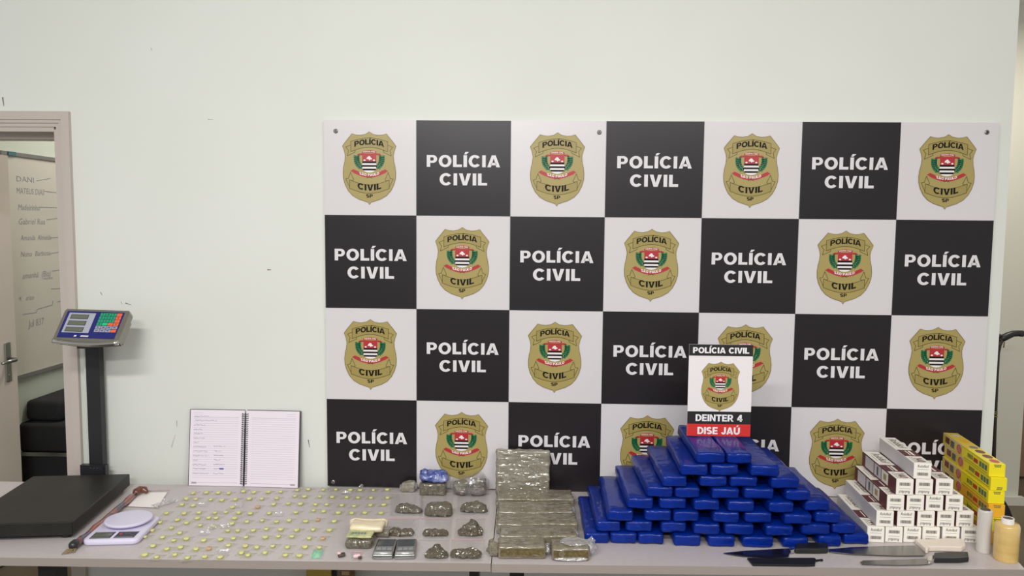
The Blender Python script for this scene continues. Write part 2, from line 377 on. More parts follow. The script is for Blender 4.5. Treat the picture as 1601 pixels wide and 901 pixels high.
# ------------------------------------------------------------------ badge (flat print), made once, shared
def emblem_mesh(name, k):
    mb = MB(); cx, cy = 372, 464
    def P(x, y): return ((x-cx)*k, (cy-y)*k)
    def poly(pts, mi, layer):
        p = [P(*q) for q in pts]
        a = sum(p[i][0]*p[(i+1) % len(p)][1]-p[(i+1) % len(p)][0]*p[i][1] for i in range(len(p)))
        if a < 0: p = p[::-1]
        mb.add([(q[0], -.00012*layer, q[1]) for q in p], [list(range(len(p)))], mi)
    def line(pts, wd, mi, layer):
        for i in range(len(pts)-1):
            a = Vector(pts[i]); b = Vector(pts[i+1]); d = (b-a).normalized()*wd*.5; n_ = Vector((-d.y, d.x))
            poly([a-d*.6+n_, b+d*.6+n_, b+d*.6-n_, a-d*.6-n_], mi, layer)
    half = [(0, 108), (40, 133), (90, 142), (130, 139), (172, 128), (200, 163), (240, 212), (268, 250), (250, 300), (241, 345), (246, 400),
            (258, 450), (265, 510), (262, 570), (245, 630), (215, 690), (170, 740), (110, 775), (50, 795), (16, 806)]
    tip = (0, 830)
    out = [(cx+a, b) for a, b in half]+[(cx+tip[0], tip[1])]+[(cx-a, b) for a, b in half[:0:-1]]
    big = [(cx+(x-cx)*1.022, 460+(y-460)*1.016) for x, y in out]
    poly(big, 3, 1); poly(out, 0, 2)
    def mir(pts): return [(2*cx-x, y) for x, y in pts]
    def arc(x0, x1, ye, ym, n=12):
        return [(x0+(x1-x0)*i/n, ye+(ym-ye)*math.sin(PI*i/n)) for i in range(n+1)]
    # ribbons
    def ribbon(x0, x1, t0, tm, b0, bm_):
        top = arc(x0, x1, t0, tm); bot = arc(x0, x1, b0, bm_)
        for i in range(12): poly([top[i], top[i+1], bot[i+1], bot[i]], 1, 4)
        line(top, 5, 2, 5); line(bot, 5, 2, 5); line([top[0], bot[0]], 5, 2, 5); line([top[-1], bot[-1]], 5, 2, 5)
    for fold in ([(185, 238), (135, 258), (162, 292), (150, 345), (228, 308), (230, 288), (188, 302)], ):
        for f in (fold, mir(fold)): line(f, 5, 2, 4)
    ribbon(185, 559, 202, 166, 304, 258)
    fold = [(172, 660), (132, 575), (160, 570), (180, 510), (213, 582), (205, 594), (174, 586)]
    for f in (fold, mir(fold)): line(f, 5, 2, 4)
    ribbon(170, 574, 584, 634, 670, 720)
    # coat of arms
    def hw(y): return 71 if y < 465 else 71*math.sqrt(max(0, 1-((y-465)/46)**2))
    ys = [320, 400, 418, 436, 454, 472, 490, 511]; cm = [5, 4, 6, 4, 6, 4, 6]
    for i in range(7):
        n = 1 if ys[i+1] < 465 else 5
        for j in range(n):
            a = ys[i]+(ys[i+1]-ys[i])*j/n; b = ys[i]+(ys[i+1]-ys[i])*(j+1)/n
            poly([(cx-hw(a), a), (cx+hw(a), a), (cx+hw(b), b), (cx-hw(b), b)], cm[i], 5)
    sh = [(cx-77, 316)]+[(cx-hw(y)*1.09, y*1.004) for y in (400, 465, 480, 495, 505, 511)]+[(cx+hw(y)*1.09, y*1.004) for y in (511, 505, 495, 480, 465, 400)]+[(cx+77, 316)]
    poly(sh, 0, 4)
    poly([(342, 375), (352, 358), (368, 346), (382, 350), (386, 362), (402, 372), (396, 380), (384, 380), (376, 390), (368, 380), (356, 376)], 6, 6)
    for s in (-1, 1): poly([(cx+s*48+12*math.cos(a*.785), 388+8*math.sin(a*.785)) for a in range(8)], 6, 6)
    for base in ([(246, 336), (268, 320), (298, 320), (300, 336), (276, 340)], ):
        poly(base, 5, 4); poly(mir(base), 5, 4)
    t = arc(300, 444, 302, 288, 8); b = arc(300, 444, 322, 310, 8)
    for i in range(8): poly([t[i], t[i+1], b[i+1], b[i]], 5, 6)
    t = arc(205, 539, 478, 528, 14); b = arc(205, 539, 512, 562, 14)
    for i in range(14): poly([t[i], t[i+1], b[i+1], b[i]], 5, 6)
    for e in ([(212, 478), (180, 497), (212, 512), (228, 522), (262, 500)], ): poly(e, 5, 5); poly(mir(e), 5, 5)
    # laurel branches
    for s in (-1, 1):
        for i in range(7):
            u = i/6; bx = 126-44*u**3; by_ = 362+108*u
            for side in (-1, 1):
                a = math.radians(84-16*u+side*50); L = 40
                ex, ey = math.cos(a)*L, -math.sin(a)*L; nx, ny = -ey*.40, ex*.40
                q = [(bx, by_), (bx+ex*.5+nx, by_+ey*.5+ny), (bx+ex, by_+ey), (bx+ex*.5-nx, by_+ey*.5-ny)]
                poly([(cx+s*x, y) for x, y in q], 7, 4)
        line([(cx+s*128, 350), (cx+s*124, 420), (cx+s*72, 484)], 6, 7, 4)
        line([(cx-s*18, 552), (cx+s*28, 566)], 4, 2, 7)
    # lettering
    def bend(amp, half_w): return lambda x, z: (x, z+amp*k*(1-(x/(half_w*k))**2))
    words(mb, 'POLÍCIA', 0, (cy-264)*k, 54*k, 300*k, 4, .0008, gap=.04, fn=bend(32, 170))
    words(mb, 'CIVIL', 0, (cy-650)*k, 62*k, 240*k, 4, .0008, gap=.1, fn=bend(-42, 170))
    words(mb, 'SP', 0, (cy-762)*k, 34*k, 68*k, 4, .0008)
    words(mb, 'SÃO PAULO', 0, (cy-505)*k, 24*k, 200*k, 6, .0010, fn=bend(-42, 150))
    words(mb, 'POLÍCIA CIVIL', 0, (cy-318)*k, 12*k, 120*k, 6, .0010, fn=bend(12, 80))
    return mb.mesh(name, [GOLD, GOLD2, GLINE, GEDGE, INK, RED, WHITE, GREEN])

# ------------------------------------------------------------------ setting
XR = 2.470                                    # right end of the back wall (outer corner)
DX1, DXI, DX0 = -0.955, -1.010, -1.97         # door casing outer right / clear opening right / left
DZ = 2.085                                    # top of clear opening
CEILZ = 3.1
mb = MB()
mb.box((DXI+.005, 0, 0), (XR, .14, CEILZ)); mb.box((DX0, 0, DZ+.01), (DXI+.005, .14, CEILZ)); mb.box((-3.4, 0, 0), (DX0, .14, CEILZ))
wall = struct('wall_back', mb, WALL)
struct('floor', MB().box((-3.6, -6.0, -.05), (5.2, 3.4, 0)), FLOOR)
struct('ceiling', MB().box((-3.6, -6.0, CEILZ), (5.2, 3.4, CEILZ+.05)), CEIL)
XW = -2.02
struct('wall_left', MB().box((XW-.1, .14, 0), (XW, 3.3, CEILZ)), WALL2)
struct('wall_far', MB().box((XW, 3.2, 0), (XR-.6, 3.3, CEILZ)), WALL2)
# recess right of the corner
yf = 2.05
pR = OY(1594, 740, yf).x
struct('wall_right', MB().box((1.6, yf, 0), (pR, yf+.2, CEILZ)), WALL3)
struct('baseboard_right', MB().box((1.6, yf-.035, 0), (pR+.02, yf-.001, OY(1585, 778, yf-.035).z)), WALL3)
struct('door_2', MB().box((pR+.01, yf+.5, .02), (pR+1.0, yf+.54, 2.1)), DOORB)
struct('trim_2', MB().box((pR-.3, yf+.56, 0), (pR+2.0, yf+.66, CEILZ)), WALL3)
struct('wall_corridor', MB().box((1.3, .141, 0), (1.4, 2.0, CEILZ)), WALL3)
# door casing with stepped mouldings
mb = MB()
def casing(a, b, y0, y1):
    """frame strip between inset a (outer) and b (inner)"""
    mb.box((DX1-b, y0, 0), (DX1-a, y1, 2.150-a)); mb.box((DX0-.06+a, y0, 2.150-b), (DX1-b, y1, 2.150-a))
casing(0, .030, -.016, -.0005); casing(.0301, .042, -.010, -.0005); casing(.0421, .056, -.004, -.0005)
mb.box((DXI-.012, .001, 0), (DXI+.004, .15, DZ)); mb.box((DX0, .001, DZ-.008), (DXI-.0121, .15, DZ+.009))
mb.box((DXI-.030, .07, 0), (DXI-.0121, .15, DZ-.0081)); mb.box((DX0, .07, DZ-.028), (DXI-.0301, .15, DZ-.0081))
struct('trim_1', mb, TRIMM)
# open door leaf with handle
hinge = Vector((DX0+.005, .16, 0)); free = OX(17, 470, -1.90); free.z = 0
ld = (free-hinge); ll = ld.length; la = math.atan2(ld.y, ld.x)
leaf = struct('door_1', MB().box((0, -.018, .01), (ll, .018, 2.07)), LEAFM)
leaf.location = hinge; leaf.rotation_euler = (0, 0, la)
def leafx(px, py):       # point on the leaf face in leaf coordinates
    n = Vector((math.sin(la), -math.cos(la), 0)); p0 = hinge+n*.018; d = ray(px, py)
    q = CAM+d*((p0-CAM).dot(n)/d.dot(n)); return leaf_inv @ q
leaf_inv = (Matrix.Translation(hinge) @ RZ(la)).inverted()
hp = leafx(13, 566)
mb = MB(); b = rbox(.036, .008, .20, .0035, 2); mb.bm(b)
mb.lathe([(.004, 0), (.004, .002)], 10, X=Matrix.Translation((0, -.0045, .035)) @ Matrix.Rotation(PI/2, 4, 'X'))
h = obj('door_handle', mb, STEEL, leaf, loc=(hp.x-.006, -.0225, hp.z-.10)); h['label'] = 'steel lever handle on a long plate'
mb = MB(); mb.tube([(0, -.004, .115), (0, -.045, .115), (-.01, -.052, .115), (-.10, -.052, .112)], [.009, .009, .0095, .008], 10)
obj('lever', mb, STEEL, h, True)
# ---- whiteboard on the far room's wall
bt = OX(88, 247, XW+.02).z; bb = OX(62, 584, XW+.02).z; by0 = OX(9, 300, XW+.02).y-.02; by1 = by0+1.0
wb = thing('whiteboard', 'wall-hung whiteboard with handwritten list, seen through the doorway', 'whiteboard', (XW, by0, bb))
H = bt-bb
obj('board', MB().box((.001, .02, .02), (.012, 1.0, H-.02)), BOARD, wb)
mb = MB(); mb.box((.001, 0, 0), (.02, 1.02, .0199)); mb.box((.001, 0, H-.0199), (.02, 1.02, H)); mb.box((.001, 0, .02), (.02, .0199, H-.02)); mb.box((.001, 1.0001, .02), (.02, 1.02, H-.02))
obj('frame', mb, ALU, wb)
p = OX(18, 236, XW+.02)
obj('corner_clip', MB().box((.0201, p.y-by0-.03, H-.02), (.024, p.y-by0+.03, H)), mat('teal_clip', (70, 112, 118), .5), wb)
mb = MB()
def onb(px, py):
    q = OX(px, py, XW+.0125); return Vector((.0125, q.y-by0, q.z-bb))
def scrawl(s, px0, px1, py, hpx, shear=.2):
    mb = MB()
    a = onb(px0, py); c = onb(px1, py); mid = (a+c)/2; hh = (onb(px0, py-hpx/2)-onb(px0, py+hpx/2)).z
    X = Matrix(((0, 0, 1, .0126), (1, 0, 0, mid.y), (0, 1, 0, mid.z), (0, 0, 0, 1)))
    text_mesh(mb, s, hh*1.35, X, 0, 0, shear, fit=abs(c.y-a.y)); obj('handwriting', mb, MARK, wb)
def stroke(pts, wd=.004):
    q = [onb(*p) for p in pts]; mb = MB()
    for i in range(len(q)-1):
        a, c = q[i], q[i+1]; d = (c-a).normalized(); n_ = Vector((0, -d.z, d.y))*wd*.5
        vs = [a-n_, c-n_, c+n_, a+n_]; mb.add([(.0127, v.y, v.z) for v in vs], [(0, 1, 2, 3)])
    obj('pen_stroke', mb, MARK, wb)
scrawl('DANI', 26, 53, 281, 9, 0); stroke([(57, 283), (79, 279)])
scrawl('MATEUS DIAS', 26, 69, 300, 10, .1); stroke([(69, 299), (91, 302)])
scrawl('Madeirinho', 28, 62, 325, 10); stroke([(62, 324), (92, 325)])
scrawl('Gabriel Rua', 29, 70, 347, 10); stroke([(72, 344), (93, 341)])
scrawl('Amanda  Almeida', 32, 80, 372, 9); stroke([(80, 372), (95, 371)])
scrawl('Nuno  Barbosa', 32, 78, 397, 9); stroke([(78, 397), (94, 394)])
scrawl('amanhã  (Bia)', 35, 79, 430, 10); scrawl('noite', 68, 82, 435, 5); stroke([(82, 424), (96, 422)])
stroke([(80, 452), (96, 451)]); stroke([(90, 472), (97, 471)])
scrawl('M', 30, 33, 468, 7); scrawl('oito', 40, 53, 466, 8); stroke([(35, 492), (57, 489), (58, 484), (82, 477), (83, 470)])
scrawl('Jul 837', 44, 69, 505, 12, .1)
o = None
# ---- sofa beyond the door
sx0, sx1 = XW+.05, XW+.9
sy = 1.16
sp = OY(60, 662, sy); zt = OY(60, 663, sy).z; zr0 = OY(60, 714, sy).z; zr1 = OY(60, 708, sy).z
xl = OY(26, 690, sy).x
so = thing('sofa', 'black fabric sofa with a metal rail, standing behind the open doorway', 'sofa', (xl, sy, 0))
mb = MB(); mb.bm(rbox(.8, .26, zt-zr1-.002, .02, 2)); obj('armrest', mb, FABRIC, so, True, loc=(.4, .131, zr1+.001))
obj('rail', MB().box((.003, .004, zr0), (.80, .25, zr1)), STEEL, so)
obj('base', MB().box((0.01, .008, .04), (.79, 1.7, zr0-.001)), FABRIC, so)
bz = max(.06, OX(104, 624, xl+.22).z-zt)
mb = MB(); mb.bm(rbox(.2, 1.5, bz, .025, 3)); obj('backrest', mb, FABRIC, so, True, loc=(.125, .79, zt+.002))
mb = MB(); mb.bm(rbox(.56, 1.3, .10, .03, 3)); obj('seat', mb, FABRIC, so, True, loc=(.52, .97, zr0+.02))
mb = MB()
for x in (.05, .72):
    for y in (.05, 1.6): mb.box((x, y, 0), (x+.04, y+.04, .039))
obj('leg', mb, DARKP, so)
# ---- scuffs on the wall
for px0, py0, px1, py1, wd in ((196, 474, 205, 477, .004), (189, 472, 191, 476, .002), (157, 457, 160, 462, .003), (482, 688, 484, 700, .004), (418, 422, 424, 422, .005),
                               (325, 187, 334, 187, .002), (276, 658, 277, 668, .002), (268, 700, 274, 680, .0015), (4, 152, 6, 166, .006), (236, 75, 237, 79, .002)):
    a, c = OY(px0, py0, -.0006), OY(px1, py1, -.0006); d = (c-a).normalized(); n_ = Vector((-d.z, 0, d.x))*wd*.5
    obj('scuff_mark', MB().add([a-n_, c-n_*.4, c+n_*.4, a+n_], [(0, 1, 2, 3)]), SCUFF, wall)

# ------------------------------------------------------------------ chequered backdrop panel
W0 = .345
cols = [0, .3397, .6846, 1.0291, 1.3792, 1.7270, 2.0725, 2.415]
rows = [2.1216-W0*i for i in range(4)]+[.752]
PY = -.020
pn = thing('backdrop_panel', 'large black and white chequered backdrop board with gold badges, standing against the wall', 'backdrop', (0, PY, 0))
obj('board', MB().box((0, .001, rows[4]), (cols[7], .018, rows[0])), PWHITE, pn)
em = emblem_mesh('emblem', .0003636)
lt = MB()
words(lt, 'POLÍCIA', 0, .5*W0-.486*W0, .125*W0, .233*1.15, 0, 0, gap=.12); words(lt, 'CIVIL', 0, .5*W0-.677*W0, .125*W0, .151*1.15, 0, 0, gap=.13)
lme = lt.mesh('lettering', PLET)
for r in range(4):
    for c in range(7):
        x0, x1 = cols[c], cols[c+1]; z1, z0 = rows[r], rows[r+1]; xm = (x0+x1)/2; zm = z1-W0/2
        if (r+c) % 2:
            sq = obj('black_square', MB().box((x0-xm, -.0004, z0-zm), (x1-xm, .0009, z1-zm)), PBLACK, pn, loc=(xm, 0, zm))
            link('lettering', lme, sq, (0, -.0009, 0))
        else:
            link('emblem', em, pn, (xm-.003, -.0003, zm))
for px, py in ((525, 205), (937, 207), (1543, 207), (521, 754)):
    q = OY(px, py, PY)
    mb = MB(); mb.lathe([(.008, 0), (.008, .002), (.005, .0035)], 14, X=Matrix.Rotation(PI/2, 4, 'X')); mb.lathe([(.0035, .0036), (.003, .005)], 10, 1, X=Matrix.Rotation(PI/2, 4, 'X'))
    obj('screw', mb, [SCREW, DARKP] if px != 521 else [SCREW, SCREW], pn, loc=(q.x, 0, max(q.z, .762)))

# ------------------------------------------------------------------ tables
TT = .75
def table(name, label, pts, legs):
    t = thing(name, label, 'table', (pts[0][0], pts[0][1], 0))
    o0 = Vector((pts[0][0], pts[0][1], 0))
    P_ = [Vector((x, y, TT))-o0 for x, y in pts]
    mb = MB(); mb.prism([p-Vector((0, 0, .025)) for p in P_], (0, 0, .025))
    for i in range(len(mb.f)): mb.m[i] = 0 if i == 1 else 1
    obj('tabletop', mb, [LAMIN, LAMED], t)
    for px, wd in legs:
        fy = OZ(px, 885, TT).y
        q = OY(px, 895, fy+.16)-o0; y0 = fy-o0.y
        mb = MB(); mb.box((q.x-wd/2, y0+.16, .02), (q.x+wd/2, y0+.22, TT-.0255)); mb.box((q.x-wd/2, y0+.03, 0), (q.x+wd/2, y0+.5, .0199))
        obj('leg', mb, BLACKM, t)
def S2(a): return [(x*1.15, y*1.15) for x, y in a]
jx0 = OZ(767.5, 881, TT).x
lf = lambda x: -.6532+ (x-.66)*.0325
table('desk', 'pale grey desk under the scales and bagged pills', [(-1.75, lf(-1.75)+.01), (jx0, lf(jx0)), (jx0-.012, -.023), (-1.75, -.052)], [(73, .055), (741, .03)])
table('desk', 'pale grey desk under the blue bricks and the knives', [(jx0+.003, lf(jx0)-.004), (2.231, OZ(1600, 891, TT).y), (2.355, -.022), (jx0-.009, -.023)], [(808, .045), (1700, .045)])
# cartons under the left desk, by the wall
q = OY(499, 890, -.10); t = thing('carton', 'tall plain yellow carton standing under the left desk', 'box', (q.x, -.07, 0))
mb = MB(); mb.bm(rbox(.095, .07, .66, .002, 1)); obj('body', mb, YBOARD, t)
obj('flap', MB().box((.0485, -.036, .3), (.0505, .03, .66)), DARKP, t)
q = OY(540, 890, -.10); t = thing('carton', 'narrow brown carton with a pale label under the left desk', 'box', (q.x, -.07, 0))
mb = MB(); mb.bm(rbox(.042, .06, .64, .002, 1)); obj('body', mb, KRAFT, t)
zl = OY(540, 896, -.1).z
obj('label_patch', MB().box((-.014, -.0312, zl-.008), (.014, -.0302, zl+.006)), KLAB, t)

# ------------------------------------------------------------------ platform scale
base = OZ(203, 741, TT+.0575)
A_ = Vector((-.572, -.483))*1.15; B_ = Vector((-.629, -.082))*1.15
yaw = math.atan2(B_.y-A_.y, B_.x-A_.x)-PI/2
ps = thing('platform_scale', 'black platform weighing scale with an upright post and tilted keypad display', 'scale', (A_.x, A_.y, TT), yaw)
L_ = (B_-A_).length; Wd = .34; hh = .0575
mb = MB(); mb.bm(rbox(Wd, L_, .044, .003, 2)); obj('platform', mb, mat('scale_platform_steel', (28, 27, 25), .45, spec=.35, bump=.1, bscale=60, rgb2=(36, 34, 31), nscale=9), ps, loc=(-Wd/2, L_/2, hh-.044))
for x in (-.03, -Wd+.03):
    for y in (.03, L_-.03): obj('rubber_foot', MB().lathe([(.016, 0), (.014, hh-.0445)], 14), DARKP, ps, loc=(x, y, 0))
obj('under_frame', MB().box((-Wd+.015, .015, .012), (-.015, L_-.015, hh-.0445)), DARKP, ps)
Xi = (Matrix.Translation(ps.location) @ RZ(yaw)).inverted()
pY = -.055
pl = OY(140, 735, pY); pr = OY(161, 735, pY); ptop = OY(141, 535, pY); pc = (pl+pr)/2; pw = (pr-pl).length
def part_world(name, mb, mats, parent, smooth=False):
    return obj(name, mb.xf(Xi), mats, parent, smooth)
mb = MB(); mb.box((pc.x-pw/2, pY, TT+.001), (pc.x+pw/2, pY+.03, ptop.z+.02)); part_world('post', mb, BLACKM, ps)
mb = MB(); mb.box((pc.x-pw/2-.008, pY+.004, TT+.04), (pc.x-pw/2-.0005, pY+.014, ptop.z)); o = part_world('cable_strip', mb, mat('pale_strip', (200, 204, 196), .5), ps); o['label'] = 'pale strip down the left edge of the post'
q0, q1 = OY(128, 741, pY-.012), OY(167, 727, pY-.012)
mb = MB(); mb.box((q0.x, pY-.022, q0.z-.01), (q1.x, pY-.001, q1.z)); mb.box((q0.x+.006, pY-.026, q0.z-.008), (q1.x-.006, pY-.0221, q1.z-.004))
br = part_world('bracket', mb, DARKP, ps)
for f in (.42, .55, .68):
    mb = MB(); x = q0.x+(q1.x-q0.x)*f; mb.box((x, pY-.0272, q1.z-.011), (x+.006, pY-.0262, q1.z-.007)); part_world('slot', mb, STEEL, br)
mb = MB(); mb.box((pc.x-.03, -.06, TT+.002), (pc.x+.03, -.028, TT+.03)); part_world('post_foot', mb, BLACKM, ps)
# head: plate corners
HY1 = -.200*1.15
bl = OY(82, 531, HY1); d = ray(103.5, 483); tl = CAM+d*((bl.x-CAM.x)/d.x); brx = OY(185, 536, HY1).x
hu = Vector((1, 0, -.02)).normalized(); hv = (tl-bl); HV = hv.length; hv.normalize(); hn = hu.cross(hv).normalized()
HU = brx-bl.x
HX = Matrix(((hu.x, hv.x, hn.x, bl.x), (hu.y, hv.y, hn.y, bl.y), (hu.z, hv.z, hn.z, bl.z), (0, 0, 0, 1)))
def head(name, mb, mats, parent, smooth=False): return obj(name, mb.xf(Xi @ HX), mats, parent, smooth)
mb = MB(); n = 14
arcp = [(HU*i/n, -.010*math.sin(PI*i/n)) for i in range(n+1)]
out = arcp+[(HU*1.005, HV*.93), (HU*.985, HV), (HU*.015, HV), (-HU*.005, HV*.93)]
mb.prism([(x, y, -.055) for x, y in [(.012, .02), (HU-.012, .02), (HU-.012, HV-.02), (.012, HV-.02)]], (0, 0, .03))
mb.prism([(x, y, -.028) for x, y in out], (0, 0, .028))
hs = head('indicator_head', mb, mat('head_shell', (150, 146, 138), .3, .7), ps)
mb = MB(); mb.tube([(x, y-.002, -.004-.012*0) for x, y in arcp], .0085, 10); o = head('front_lip', mb, CHROME, hs, True); o['label'] = 'curved polished metal lip'
mb = MB(); mb.prism([(HU*.05, HV*.075, .0002), (HU*.92, HV*.075, .0002), (HU*.93, HV*.93, .0002), (HU*.045, HV*.93, .0002)], (0, 0, .0012)); head('face_plate', mb, NAVY, hs)
mb = MB(); mb.box((HU*.09, HV*.23, .0015), (HU*.50, HV*.87, .0024)); head('display_bezel', mb, LCDB, hs)
for i in range(3):
    z0 = HV*(.26+.205*i)
    mb = MB(); mb.box((HU*.13, z0, .0025), (HU*.405, z0+HV*.145, .0030), 1); mb.box((HU*.137, z0+HV*.013, .0031), (HU*.398, z0+HV*.132, .0034), 0)
    head('display_screen', mb, [LCD, DARKP], hs)
lab = [['7', '8', '9', '-'], ['4', '5', '6', '='], ['1', '2', '3', '-'], ['0', '.', '-', '='], ['M1', 'M2', 'M3', 'M4'], ['M5', 'M6', 'M7', '-']]
kc = ['gggo', 'gggo', 'gggo', 'gbo'+'o', 'yyyy', 'yyyo']; km = {'g': KGREEN, 'b': KGREEN2, 'o': KORG, 'y': KGREY}
for r in range(6):
    for c in range(4):
        x0 = HU*(.575+.085*c); z0 = HV*(.80-.105*r); mb = MB()
        mb.box((x0, z0, .0014), (x0+HU*.077, z0+HV*.088, .0026))
        text_mesh(mb, lab[r][c], HV*(.075 if r < 4 else .05), Matrix.Translation((x0+HU*.038, z0+HV*.044, .0028)), 1, .03)
        head('key', mb, [km[kc[r][c]], DARKP], hs)
mb = MB()
for i, (a, b_) in enumerate(((.30, .035), (.40, .012), (.415, .012), (.43, .012), (.445, .012), (.46, .012), (.475, .012), (.49, .012), (.505, .012))):
    mb.add([(HU*a, HV*.11, .0016), (HU*(a+b_), HV*.11, .0016), (HU*(a+b_+.006), HV*.155, .0016), (HU*(a+.006), HV*.155, .0016)], [(0, 1, 2, 3)])
head('lettering', mb, WHITE, hs)
mb = MB(); mb.lathe([(.004, 0), (.003, .006)], 10, X=Matrix.Translation((HU*.86, .012, -.036)) @ Matrix.Rotation(PI/2, 4, 'X')); head('knob', mb, DARKP, hs)
nk = MB(); nk.box((pc.x-.02, pY-.06, ptop.z-.015), (pc.x+.02, pY+.026, ptop.z+.045)); part_world('neck', nk, DARKP, ps)

# ------------------------------------------------------------------ kitchen scale
kfl, kfr = OZ(130, 853, TT), OZ(213, 855, TT)
ka = math.radians(7)
kc_ = (kfl+kfr)/2
ks = thing('kitchen_scale', 'white digital kitchen scale with a round platform beside the black platform scale', 'scale', (kc_.x, kc_.y, TT), ka)
KW = (kfr-kfl).length+.001; KL = .198
pts = []
rr = .02
for cx_, cy_, a0 in ((KW/2-rr, rr, -90), (KW/2-rr, KL-rr, 0), (-KW/2+rr, KL-rr, 90), (-KW/2+rr, rr, 180)):
    for i in range(7):
        a = math.radians(a0+15*i); pts.append((cx_+rr*math.cos(a), cy_+rr*math.sin(a)))
mb = MB(); sc_ = lambda k: [(x*k, KL/2+(y-KL/2)*k) for x, y in pts]
lay = [(.97, .001), (1, .006), (1, .014), (.985, .0175), (.95, .019)]
n = len(pts)
for k, z in lay: mb.v += [Vector((x, y, z)) for x, y in sc_(k)]
for j in range(len(lay)-1):
    for i in range(n): mb.f.append([j*n+i, j*n+(i+1) % n, (j+1)*n+(i+1) % n, (j+1)*n+i]); mb.m.append(0)
mb.f += [list(range(n))[::-1], [(len(lay)-1)*n+i for i in range(n)]]; mb.m += [0, 0]
obj('body', mb, KWHITE, ks, True)
mb = MB(); mb.lathe([(.03, .0191), (.03, .026), (.066, .0262), (.071, .029), (.072, .034), (.070, .036), (.066, .0365)], 48)
obj('weighing_disc', mb, KWHITE, ks, True, loc=(.004, .136, 0))
for s, nm in ((-1, 'display_screen'), (1, 'button_panel')):
    x0, x1 = (-.066, -.005) if s < 0 else (.005, .066)
    mb = MB(); mb.box((x0, .013, .0191), (x1, .062, .0198), 0)
    if s < 0: mb.box((x0+.004, .024, .0199), (x1-.004, .051, .0202), 1); mb.box((x0+.003, .0135, .0199), (x1-.003, .021, .0201), 2); mb.box((x0+.003, .055, .0199), (x1-.003, .0615, .0201), 2)
    else: mb.box((x0+.003, .0135, .0199), (x1-.003, .021, .0201), 2); mb.box((x0+.003, .055, .0199), (x1-.003, .0615, .0201), 2); mb.lathe([(.005, .0199), (.005, .0202)], 14, 3, X=Matrix.Translation((x0+.012, .043, 0))); mb.box((x0+.02, .040, .0199), (x0+.042, .047, .0201), 4)
    obj(nm, mb, [DARKP, LCD, mat('panel_strip', (120, 118, 120), .3), SEAL, mat('panel_dim', (84, 84, 100), .4)], ks)

# ------------------------------------------------------------------ wrapped stick + zip bag beside the scales
a, c = OZ(119, 851, TT+.014), OZ(211, 773, TT+.014)
st = thing('wrapped_stick', 'long narrow bundle in printed brown and purple wrap between the two scales', 'bundle', (a.x, a.y, TT))
o0 = Vector((a.x, a.y, TT)); dv = (c-a)
mb = MB(); mb.tube([a-o0+dv*(i/14)+Vector((0, 0, .002*math.sin(i*2.1))) for i in range(15)], [.0095+.0015*math.sin(i*1.7) for i in range(15)], 10); obj('shaft', mb, WRAPC, st, True)
mb = MB(); e = c-o0; dd = dv.normalized(); sd = Vector((dd.y, -dd.x, 0))
mb.tube([e, e+dd*.012+Vector((0, 0, .004)), e+dd*.03+sd*.006+Vector((0, 0, .006)), e+dd*.034+sd*.022+Vector((0, 0, .004)), e+dd*.02+sd*.034], [.009, .013, .014, .012, .006], 12); obj('end_knob', mb, BROWNK, st, True)
mb = MB(); b0 = OZ(117, 851, TT+.014)-o0; mb.tube([b0-dd*.022, b0-dd*.012, b0+dd*.004, b0+dd*.018], [.008, .0138, .0138, .009], 12); obj('cap', mb, DARKP, st, True)
mb = MB()
for i in range(7):
    s_ = OZ(116+i*.5, 857, TT+.006)-o0; e_ = OZ(102+i*1.5, 867-i*.5, TT+.003)-o0; e_ = e_+sd*(.0035*(i-3)); mb.tube([s_, (s_+e_)/2+Vector((.004*(i % 3-1), .003*(i % 2), .004)), e_], .0014, 5)
obj('tassel', mb, TAN, st)
def film(pts, name, label, cat, m, seed=0, amp=.002, nx=8, ny=8, group=None, zip_m=None, zip_at=None):
    """thin flat bag on the desk: four corner points, two crinkled layers sealed at the rim"""
    c0 = sum((Vector(p) for p in pts), Vector())/4
    root = thing(name, label, cat, (c0.x, c0.y, TT), 0, group)
    q = [Vector(p)-c0 for p in pts]; mb = MB()
    for L in (0, 1):
        vs = []
        for j in range(ny+1):
            for i in range(nx+1):
                u, v = i/nx, j/ny
                p = (q[0]*(1-u)+q[1]*u)*(1-v)+(q[3]*(1-u)+q[2]*u)*v
                e = math.sin(PI*u)*math.sin(PI*v)
                z = .0006 + (0 if L == 0 else (.0004+amp*e*(.5+abs(noise.noise(p*55+Vector((seed*3.1, seed, L)))))*1.2))
                vs.append((p.x, p.y, z))
        fs = [(j*(nx+1)+i, j*(nx+1)+i+1, (j+1)*(nx+1)+i+1, (j+1)*(nx+1)+i) for j in range(ny) for i in range(nx)]
        mb.add(vs, fs if L else [f[::-1] for f in fs])
    obj('film', mb, m, root, True)
    if zip_m:
        a_, b_ = (q[3], q[2]) if zip_at is None else (q[zip_at[0]], q[zip_at[1]])
        mb = MB(); mb.tube([Vector((a_.x, a_.y, .0022)), Vector((b_.x, b_.y, .0022))], .0011, 6); obj('zip_strip', mb, zip_m, root)
    return root
fb = film([OZ(196, 794, TT), OZ(249, 797, TT), OZ(266, 767, TT), OZ(218, 769, TT)], 'zip_bag', 'empty clear zip bag with a pink seal lying behind the kitchen scale', 'bag', FILM, 1, zip_m=ZIPP)
c0 = fb.location
mb = MB(); mb.prism([OZ(*p, TT+.0026)-Vector((c0.x, c0.y, TT)) for p in ((200, 792), (246, 794), (262, 770), (219, 771))], (0, 0, .0006)); obj('paper_insert', mb, mat('bag_paper', (246, 238, 236), .5), fb)
b = bmesh.new(); bmesh.ops.create_grid(b, x_segments=14, y_segments=8, size=1)
for v in b.verts: v.co = Vector((v.co.x*.042, v.co.y*.017, 0))
for v in b.verts: v.co.z = .004+.016*abs(noise.noise(v.co*70))
p = OZ(258, 789, TT)
